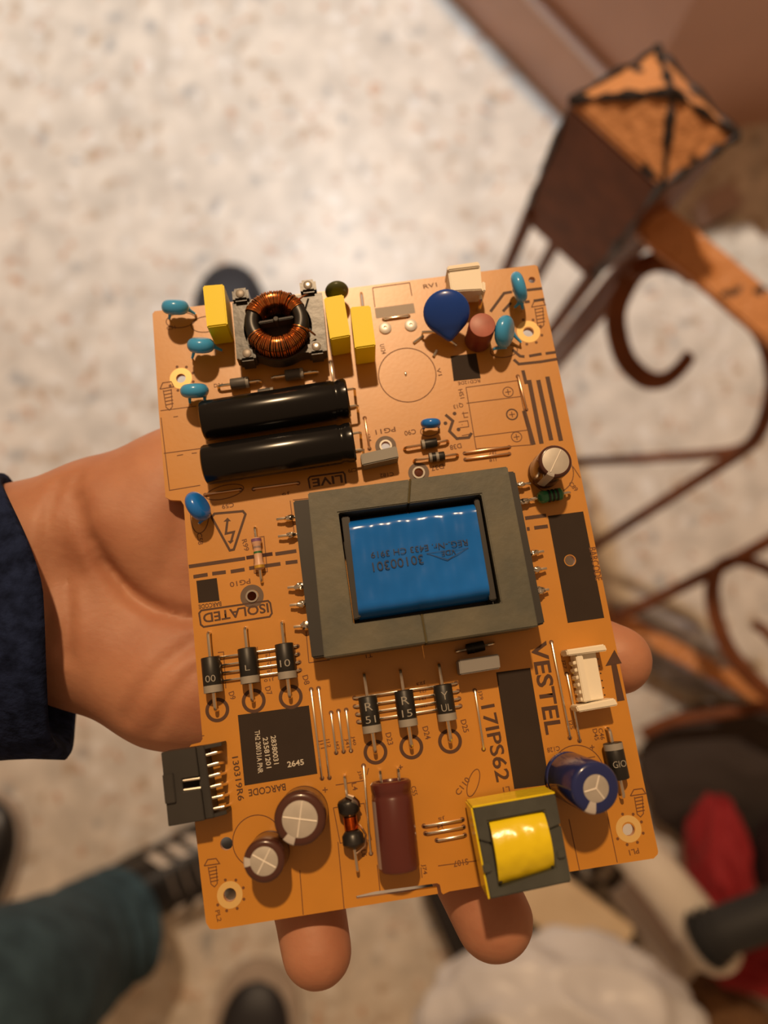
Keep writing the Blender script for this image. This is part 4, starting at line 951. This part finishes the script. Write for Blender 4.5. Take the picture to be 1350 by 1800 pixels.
# ================================================================== STAIR RAILING
M_PAINT = bpy.data.materials.new('chipped_orange_paint'); M_PAINT.use_nodes = True; nt = M_PAINT.node_tree; b_ = nt.nodes['Principled BSDF']
tc = nt.nodes.new('ShaderNodeTexCoord'); nz = nt.nodes.new('ShaderNodeTexNoise'); nz.inputs['Scale'].default_value = 26; nz.inputs['Detail'].default_value = 6
nt.links.new(tc.outputs['Object'], nz.inputs['Vector']); rp_ = nt.nodes.new('ShaderNodeValToRGB'); rp_.color_ramp.interpolation = 'LINEAR'
rp_.color_ramp.elements[0].position = .385; rp_.color_ramp.elements[1].position = .41
rp_.color_ramp.elements[0].color = (.04, .025, .02, 1); rp_.color_ramp.elements[1].color = (.62, .26, .09, 1)
nt.links.new(nz.outputs[0], rp_.inputs[0]); nt.links.new(rp_.outputs[0], b_.inputs['Base Color']); b_.inputs['Roughness'].default_value = .34
n2 = nt.nodes.new('ShaderNodeTexNoise'); n2.inputs['Scale'].default_value = 90; nt.links.new(tc.outputs['Object'], n2.inputs['Vector'])
bp_ = nt.nodes.new('ShaderNodeBump'); bp_.inputs['Strength'].default_value = .7; bp_.inputs['Distance'].default_value = .006
nt.links.new(n2.outputs[0], bp_.inputs['Height']); nt.links.new(bp_.outputs[0], b_.inputs['Normal'])
M_BROWN = mat('brown_iron_paint', (.21, .068, .026), .5, spec=.2, var=.3, vscale=40, bump=.1, bscale=100)
M_IRON = mat('bare_dark_iron', (.035, .024, .020), .4, .3, var=.3, vscale=60)
rail = root('stair_railing', 'wrought iron stair railing with chipped orange newel cap and scrolls', 'railing')
zc = .70
cap4 = [F(x, y, zc) for x, y in [(1000, 177), (1155, 86), (1297, 240), (1166, 328)]]
cen4 = sum(cap4, Vector()) / 4; setroot(rail, Vector((cen4.x, cen4.y, 0)))
apex = cen4 + Vector((0, 0, .031))
mb = MB(); vb = [mb.bm.verts.new(p) for p in cap4]; vl = [mb.bm.verts.new(p - Vector((0, 0, .006))) for p in cap4]; va = mb.bm.verts.new(apex)
for i in range(4): mb.bm.faces.new((vb[i], vb[(i + 1) % 4], va)); mb.bm.faces.new((vl[i], vl[(i + 1) % 4], vb[(i + 1) % 4], vb[i]))
mb.bm.faces.new(vl); bmesh.ops.recalc_face_normals(mb.bm, faces=mb.bm.faces)
bmesh.ops.bevel(mb.bm, geom=list(mb.bm.edges), offset=.002, segments=2, affect='EDGES')
cap = build(mb, 'newel_cap', M_PAINT, rail, angle=30)
inn4 = [cen4 + (p - cen4) * .97 for p in cap4]; zb = .50
mb = MB().prism([Vector((p.x, p.y, 0)) for p in inn4], zb, zc - .007, .002)
build(mb, 'newel_box', M_BROWN, rail, angle=30)
def worn(a, b, r0, seed, n=16):
    pts, rr = [], []
    for i in range(n + 1):
        t = i / n; p = a + (b - a) * t; k = mnoise.noise((t * 6 + seed, seed * 1.7, 0)); pts.append(p + Vector((0, 0, .0004))); rr.append(max(.0006, r0 * (1 + 1.3 * k)))
    return build(MB().tube(pts, rr, 8), 'worn_edge', M_IRON, cap)
for i in range(4): worn(cap4[i], apex, .0030, i * 3.1); (worn(cap4[i], cap4[(i + 1) % 4], .0030, i * 5.3 + 1) if i != 3 else None)
worn(inn4[3], inn4[3] - Vector((0, 0, .19)), .003, 9.0); worn(inn4[0], inn4[0] - Vector((0, 0, .19)), .0022, 12.0)
for i, p in enumerate(inn4):
    c = cen4 + (p - cen4) * .93
    build(MB().tube([Vector((c.x, c.y, zb + .02)), Vector((c.x, c.y, .0))], .0075, 8), 'corner_bar', M_BROWN, rail)
# handrail: flat bar
def flatbar(name, pts, w, t, m):
    mb = MB(); rings = []
    for i, p in enumerate(pts):
        d = (pts[min(i + 1, len(pts) - 1)] - pts[max(i - 1, 0)]).normalized(); n = Vector((-d.y, d.x, 0)).normalized(); u_ = d.cross(n) * -1
        u_ = n.cross(d); u_ = -u_ if u_.z < 0 else u_
        rings.append([mb.bm.verts.new(p + n * sx * w / 2 + u_ * sz * t / 2) for sx, sz in ((-1, -1), (1, -1), (1, 1), (-1, 1))])
    for a, b in zip(rings, rings[1:]):
        for k in range(4): mb.bm.faces.new((a[k], a[(k + 1) % 4], b[(k + 1) % 4], b[k]))
    mb.bm.faces.new(rings[0][::-1]); mb.bm.faces.new(rings[-1]); bmesh.ops.recalc_face_normals(mb.bm, faces=mb.bm.faces)
    bmesh.ops.bevel(mb.bm, geom=[e for e in mb.bm.edges], offset=t * .2, segments=2, affect='EDGES')
    return build(mb, name, m, rail, angle=35)
def zpath(pts, n=8):                                       # smooth path through (px,py,z)
    P_ = [F(*p) for p in pts]; out = []
    for i in range(len(P_) - 1):
        p0, p1, p2, p3 = P_[max(i - 1, 0)], P_[i], P_[i + 1], P_[min(i + 2, len(P_) - 1)]
        for k in range(n):
            t = k / n; out.append(.5 * ((2 * p1) + (p2 - p0) * t + (2 * p0 - 5 * p1 + 4 * p2 - p3) * t * t + (3 * p1 - p0 - 3 * p2 + p3) * t ** 3))
    return out + [P_[-1]]
flatbar('handrail', [F(1140, 385, .60), F(1172, 413, .60), F(1260, 483, .595), F(1340, 552, .59), F(1470, 662, .58)], .036, .010, M_PAINT)
def scroll(name, pts, r=.006, m=M_BROWN, flat=None): return build(MB().tube(zpath(pts), r, 10, flat=flat), name, m, rail)
scroll('scroll', [(1212, 480, .58), (1187, 465, .56), (1150, 461, .55), (1118, 477, .54), (1096, 512, .53), (1083, 550, .52), (1086, 592, .51), (1102, 636, .50), (1136, 667, .49), (1168, 668, .48), (1194, 649, .48), (1212, 626, .48)], .0075, flat=(1.3, .8))
scroll('upright_rod', [(1122, 470, .56), (1050, 556, .40), (960, 662, .1), (935, 690, 0)], .0075)
scroll('scroll', [(1318, 560, .57), (1345, 600, .54), (1358, 660, .5), (1350, 720, .46), (1330, 768, .42), (1300, 795, .38), (1200, 860, .28), (1100, 924, .2), (1034, 967, .14)], .0075)
scroll('rod', [(1330, 765, .40), (1290, 792, .36), (1180, 803, .3), (1020, 812, .22), (960, 815, .18)], .0060)
scroll('rod', [(1420, 915, .34), (1350, 952, .30), (1290, 985, .26), (1180, 1040, .2), (1080, 1088, .12)], .0080)
scroll('scroll', [(1380, 1015, .30), (1330, 992, .28), (1290, 985, .26), (1262, 1000, .25), (1252, 1040, .23), (1260, 1090, .22), (1280, 1140, .21), (1310, 1180, .2), (1350, 1218, .19), (1420, 1270, .18)], .0085, flat=(1.4, .8))
scroll('scroll', [(1405, 1160, .2), (1365, 1130, .2), (1340, 1105, .2), (1325, 1098, .2)], .007)
flatbar('bottom_rail', [F(1060, 1078, .10), F(1090, 1092, .10), F(1180, 1140, .11), F(1290, 1198, .12), F(1440, 1280, .13)], .026, .012, M_PAINT)
scroll('rod', [(1130, 1290, .08), (1180, 1268, .1), (1260, 1255, .12), (1420, 1228, .14)], .0085)

# ================================================================== SHOES AND LEGS
M_JEAN = mat('blue_grey_denim', (.055, .105, .145), .9, col2=(.030, .058, .082), vscale=28, bump=.5, bscale=700, spec=.2)
M_SHOE = mat('black_shoe_leather', (.014, .012, .012), .38, var=.3, vscale=30)
M_RUB = mat('shoe_rubber', (.03, .025, .022), .6)
M_STR = mat('white_stripe', (.70, .64, .58), .5)
M_SOLEW = mat('pale_sole', (.50, .42, .36), .6, var=.15)
def shoe_mesh(Ls=.285, Ws=.112, Hs=.09):
    """toe at +x; returns upper, sole builders"""
    def width(t): return Ws * .5 * (.62 + .38 * math.sin(min(1, t * 1.5) * math.pi / 2)) * (1 if t < .72 else math.sqrt(max(0, 1 - ((t - .72) / .28) ** 2)) * .999 + .001) * (math.sqrt(max(0, 1 - ((.12 - t) / .12) ** 2)) if t < .12 else 1) * (1 - .10 * math.exp(-((t - .42) / .12) ** 2))
    def height(t): return Hs * (1.0 - .10 * t if t < .35 else .965 - .58 * ((t - .35) / .65) ** 1.1) 
    up, so = MB(), MB(); n, m_ = 36, 22
    for mb, fun in ((up, 0), (so, 1)):
        rings = []
        for i in range(n + 1):
            t = .004 + .992 * i / n; w = max(.002, width(t)); x = (t - .35) * Ls; r_ = []
            if fun == 0:
                h = height(t) * (1 if t < .85 else max(.35, math.sqrt(max(0, 1 - ((t - .85) / .2) ** 2))))
                for j in range(m_):
                    a = math.pi * j / (m_ - 1); r_.append((x, w * .97 * math.copysign(abs(math.cos(a)) ** .7, math.cos(a)), .018 + (h - .018) * max(0, math.sin(a)) ** .75))
            else:
                ww = w * 1.05; r_ = [(x, ww, .001), (x, ww * 1.02, .012), (x, ww, .024), (x, -ww, .024), (x, -ww * 1.02, .012), (x, -ww, .001)]
            rings.append([mb.bm.verts.new(v) for v in r_])
        for a, b in zip(rings, rings[1:]):
            k = len(a)
            for j in range(k): mb.bm.faces.new((a[j], a[(j + 1) % k], b[(j + 1) % k], b[j]))
        mb.bm.faces.new(rings[0][::-1]); mb.bm.faces.new(rings[-1]); bmesh.ops.recalc_face_normals(mb.bm, faces=mb.bm.faces)
    return up, so
def shoe(parent, loc, rz, m_up, m_so, stripes=True, laces=True, label=None):
    T4 = Matrix.Translation(loc) @ Matrix.Rotation(rz, 4, 'Z')
    up, so = shoe_mesh()
    extra = []
    if stripes:
        for s in (1, -1):
            for k in range(3):
                x = .012 + k * .028; pts = []
                mb = MB(); g = []
                for i in range(7):
                    a = R(22 + i * 7); xx = x + i * .0045
                    t = xx / .285 + .35; w = .112 * .5 * 1.01 ; h = .09 * (.965 - .58 * max(0, (t - .35) / .65) ** 1.1)
                    y = w * .97 * math.cos(a) ** .7 * (1 - .10 * math.exp(-((t - .42) / .12) ** 2)) + .002; z = .018 + (h - .018) * math.sin(a) ** .75 + .003
                    g.append((mb.bm.verts.new((xx, s * y, z)), mb.bm.verts.new((xx + .016, s * y, z - .001))))
                for p, q_ in zip(g, g[1:]): mb.bm.faces.new((p[0], p[1], q_[1], q_[0]))
                extra.append((mb, 'stripe', M_STR))
    if laces:
        for k in range(4):
            x = .045 + k * .02; h = .09 * (.965 - .58 * ((x / .285) / .65) ** 1.1)
            extra.append((MB().tube([(x, -.022, h - .006), (x, -.01, h + .001), (x, .01, h + .001), (x, .022, h - .006)], .0025, 6), 'lace', mat('lace_cord', (.18, .15, .13), .8)))
        extra.append((MB().ellipsoid((-.055, 0, .078), (.042, .030, .012)), 'collar', M_RUB))
    for mb in [up, so] + [e[0] for e in extra]:
        for v in mb.bm.verts: v.co = T4 @ v.co
    return up, so, extra
def top_shoe(loc, rz, m_up, m_so, label, stripes=False, laces=True, rim=1.0):
    r_ = root('shoe', label, 'shoe'); setroot(r_, loc)
    up, so, ex = shoe(r_, loc, rz, m_up, m_so, stripes, laces)
    for v in so.bm.verts: v.co = Vector((loc[0] + (v.co.x - loc[0]) * rim, loc[1] + (v.co.y - loc[1]) * rim, v.co.z))
    build(up, 'upper', m_up, r_, angle=60); build(so, 'sole', m_so, r_, angle=60)
    for mb, nm, mm in ex: build(mb, nm, mm, r_)
    return r_
# seated leg in jeans, lower left
leg = root('person', 'bent leg in blue-grey jeans wearing a black sneaker with pale stripes', 'person')
ank = F(232, 1598, .10); setroot(leg, Vector((ank.x, ank.y, 0)))
jp = [F(-260, 1925, .62), F(-120, 1828, .56), F(0, 1765, .46), F(65, 1722, .34), F(125, 1678, .23), F(175, 1645, .17), F(208, 1622, .135)]
mb = MB(); nA = 40; rings = []
rad = [.10, .098, .092, .086, .080, .077, .076]
path = []; rads = []
for i in range(len(jp) - 1):
    for k in range(7):
        t = k / 7; p0, p1, p2, p3 = jp[max(i - 1, 0)], jp[i], jp[i + 1], jp[min(i + 2, len(jp) - 1)]
        path.append(.5 * ((2 * p1) + (p2 - p0) * t + (2 * p0 - 5 * p1 + 4 * p2 - p3) * t * t + (3 * p1 - p0 - 3 * p2 + p3) * t ** 3)); rads.append(rad[i] + (rad[i + 1] - rad[i]) * t)
path.append(jp[-1]); rads.append(rad[-1])
prev = Vector((0, 0, 1))
for i, p in enumerate(path):
    d = (path[min(i + 1, len(path) - 1)] - path[max(i - 1, 0)]).normalized(); x = (prev - d * prev.dot(d)).normalized(); prev = x; y = d.cross(x)
    s_ = i / len(path); r_ = []
    for k in range(nA):
        a = k * 2 * math.pi / nA; dirv = x * math.cos(a) + y * math.sin(a)
        fold = .10 * math.sin(i * .95 + 1.6 * math.sin(a + .5)) * (s_ ** 1.5) * (0.5 + .5 * math.cos(a - .6)) + .07 * mnoise.noise((p + dirv * .08) * 14)
        r_.append(mb.bm.verts.new(p + dirv * rads[i] * (1 + fold)))
    rings.append(r_)
for sc in (.93, .90):
    c = path[-1] - (path[-1] - path[-2]).normalized() * (.0 if sc == .93 else .05)
    rings.append([mb.bm.verts.new(c + (v.co - path[-1]) * sc) for v in rings[len(path) - 1]])
for a, b in zip(rings, rings[1:]):
    for k in range(nA): mb.bm.faces.new((a[k], a[(k + 1) % nA], b[(k + 1) % nA], b[k]))
mb.bm.faces.new(rings[0][::-1]); mb.bm.faces.new(rings[-1]); bmesh.ops.recalc_face_normals(mb.bm, faces=mb.bm.faces)
build(mb, 'jeans_leg', M_JEAN, leg, angle=180)
sl_ = F(280, 1540, 0); sd = F(482, 1462, 0) - sl_; az = math.atan2(sd.y, sd.x)
up, so, ex = shoe(leg, sl_ , az, M_SHOE, M_RUB, True)
so_ = build(up, 'sneaker', M_SHOE, leg, angle=60); build(so, 'sole', M_RUB, so_, angle=60)
for mb, nm, mm in ex: build(mb, nm, mm, so_)
p_ = F(-48, 1600, 0); top_shoe(p_, R(78), M_SHOE, M_SOLEW, 'black shoe cut off by the left edge of the picture', False)
p_ = F(438, 1925, 0); top_shoe(p_, R(84), mat('dark_navy_shoe', (.018, .018, .024), .5), M_SOLEW, 'dark shoe toe with a pale sole at the bottom edge of the picture', False, False, 1.13)
p_ = F(402, 668, 0); top_shoe(p_, R(88), mat('charcoal_shoe', (.020, .021, .028), .6), M_RUB, 'charcoal shoe toe peeking out behind the top left of the circuit board', False, False)

# ================================================================== CLUTTER BY THE STAIRS (lower right)
def blob(name, label, cat, c, rad, m, amp, fr, seed, ax=None, nu=64, nv=40, ridged=True, low=0.0):
    def fn(q, v):
        p = v * fr + Vector((seed, seed * 1.3, -seed)); k = mnoise.noise(p) * .6 + mnoise.noise(p * 2.3) * .3
        if ridged: k = .5 - 1.6 * abs(mnoise.noise(p * .8)) + .25 * (.5 - abs(mnoise.noise(p * 2.1)))
        return q * (1 + amp * k)
    mb = MB().ellipsoid((0, 0, 0), rad, ax, nu, nv, fn)
    for v in mb.bm.verts:
        v.co += Vector(c)
        if v.co.z < low: v.co.z = low + .002 * random.random()
    return tag(build(mb, name, m, angle=180), label, cat)
M_BAG = mat('white_plastic_film', (.76, .78, .86), .35, var=.08, vscale=20, bump=.2, bscale=60)
blob('plastic_bag', 'crumpled pale grey-white plastic bag at the bottom edge', 'bag', F(985, 1842, .28), (.155, .115, .10), M_BAG, .30, 2.0, 3.3, None, 120, 80)
# cream plank lying under the board corner
def plank(name, label, cat, a, b, w, z0_, z1_, m, bev=.004):
    a, b = F(*a, z1_), F(*b, z1_); d = (b - a).normalized(); n = Vector((-d.y, d.x, 0)) * w / 2
    mb = MB().prism([Vector((p.x, p.y, 0)) for p in (a - n, b - n, b + n, a + n)], z0_, z1_, bev)
    return tag(build(mb, name, m, angle=40), label, cat)
plank('wooden_plank', 'cream wooden plank running out below the yellow transformer', 'plank', (870, 1515), (1092, 1678), .075, .14, .165, mat('cream_wood', (.84, .68, .47), .5, col2=(.74, .58, .38), vscale=12))
dbd = plank('dark_board', 'narrow black board with an orange edge beside the fingertips at the bottom', 'board', (752, 1540), (847, 1760), .030, .0, .10, mat('dark_board_paint', (.02, .016, .014), .5))
a, b = F(770, 1540, .1), F(868, 1760, .1); d = (b - a).normalized(); n = Vector((-d.y, d.x, 0)) * .008
build(MB().prism([Vector((p.x, p.y, 0)) for p in (a - n, b - n, b + n, a + n)], .0, .096, .002), 'orange_edge', mat('orange_plastic', (.42, .12, .03), .5), dbd)
plank('dark_tray', 'flat dark tray under the cream plank', 'tray', (935, 1545), (1030, 1660), .11, .0, .03, mat('dark_tray_paint', (.035, .028, .024), .6))
# white tubular frame with black grip
fr = root('tubular_frame', 'white tubular metal frame with a black rubber grip, right of the circuit board', 'frame'); setroot(fr, F(1180, 1600, 0))
M_WT = mat('white_enamel', (.74, .68, .60), .3, var=.06)
build(MB().tube(zpath([(1075, 1440, .22), (1130, 1510, .24), (1190, 1580, .26), (1245, 1650, .27), (1262, 1672, .26)]), .030, 20), 'tube', M_WT, fr)
build(MB().tube(zpath([(1262, 1668, .22), (1215, 1680, .17), (1165, 1690, .14), (1130, 1688, .12)]), .020, 16), 'tube', M_WT, fr)
build(MB().tube(zpath([(1090, 1560, .14), (1150, 1640, .16), (1200, 1720, .17)]), .018, 16), 'tube', mat('grey_white_enamel', (.52, .46, .42), .4), fr)
gp = zpath([(1236, 1652, .30), (1262, 1640, .31), (1310, 1622, .32), (1440, 1575, .34)])
build(MB().tube(gp, .027, 20), 'grip', mat('black_rubber', (.020, .022, .026), .6), fr)
for k in range(3): i = 2 + k * 3; build(MB().tube([gp[i], gp[i + 1]], .034 - k * .002, 20), 'grip_flange', _m['black_rubber'], fr)
tag(build(MB().tube(zpath([(1085, 1520, .012), (1110, 1570, .012), (1128, 1620, .012), (1133, 1660, .012), (1150, 1698, .012), (1185, 1706, .012), (1215, 1700, .012)]), .0075, 8), 'black_cable', M_RUB), 'thin black cable curling under the white tubular frame', 'cable')
# twisted two-colour cord
cp = zpath([(1030, 1510, .05), (1070, 1545, .05), (1105, 1590, .045), (1125, 1640, .04), (1130, 1700, .03)], 14)
cord = root('twisted_cord', 'grey and black twisted cord hanging below the circuit board corner', 'cord'); setroot(cord, cp[0])
for ph, m in ((0, mat('pale_cord', (.42, .39, .34), .8)), (math.pi, mat('black_cord', (.03, .028, .026), .8))):
    pts = [p + Vector((math.cos(i * .75 + ph), math.sin(i * .75 + ph), 0)) * .014 for i, p in enumerate(cp)]
    build(MB().tube(pts, .013, 10), 'strand', m, cord)
blob('dark_bag', 'dark brown bag lying in shadow right of the white wafer connector', 'bag', F(1285, 1365, .03), (.13, .10, .05), mat('dark_brown_cloth', (.045, .032, .026), .9), .25, 1.6, 8.0)
blob('red_cloth', 'bright red cloth bunched beside the black grip', 'cloth', F(1262, 1525, .14), (.034, .09, .06), mat('red_cloth_weave', (.30, .012, .018), .8), .35, 1.8, 12.0)
blob('dark_red_bag', 'dark maroon bag at the right edge above the black grip', 'bag', F(1412, 1530, .15), (.058, .075, .07), mat('maroon_cloth', (.028, .008, .010), .85), .25, 1.6, 15.0)
blob('red_cloth', 'red cloth below the black grip at the right edge', 'cloth', F(1350, 1690, .10), (.08, .038, .045), _m['red_cloth_weave'], .35, 1.9, 18.0)
blob('brown_cloth', 'tan brown fuzzy cloth in the bottom right corner', 'cloth', F(1315, 1815, .06), (.11, .040, .05), mat('tan_fuzzy_cloth', (.22, .115, .05), .95, var=.4, vscale=60, bump=.8, bscale=120), .3, 2.2, 21.0, frame_xz((1, -.75, 0), (0, 0, 1)))
blob('plastic_wrap', 'crumpled clear-white plastic wrap under the lower rail', 'wrap', F(1195, 1145, .02), (.11, .04, .025), mat('cloudy_plastic', (.50, .50, .55), .3, var=.5, vscale=30), .45, 2.4, 25.0, frame_xz((1, -.5, 0), (0, 0, 1)))
plank('grey_slab', 'flat grey slab lying at the right edge below the lower rail', 'slab', (1215, 1290), (1420, 1430), .11, .0, .04, mat('grey_stone', (.30, .26, .23), .6, var=.2, vscale=20))
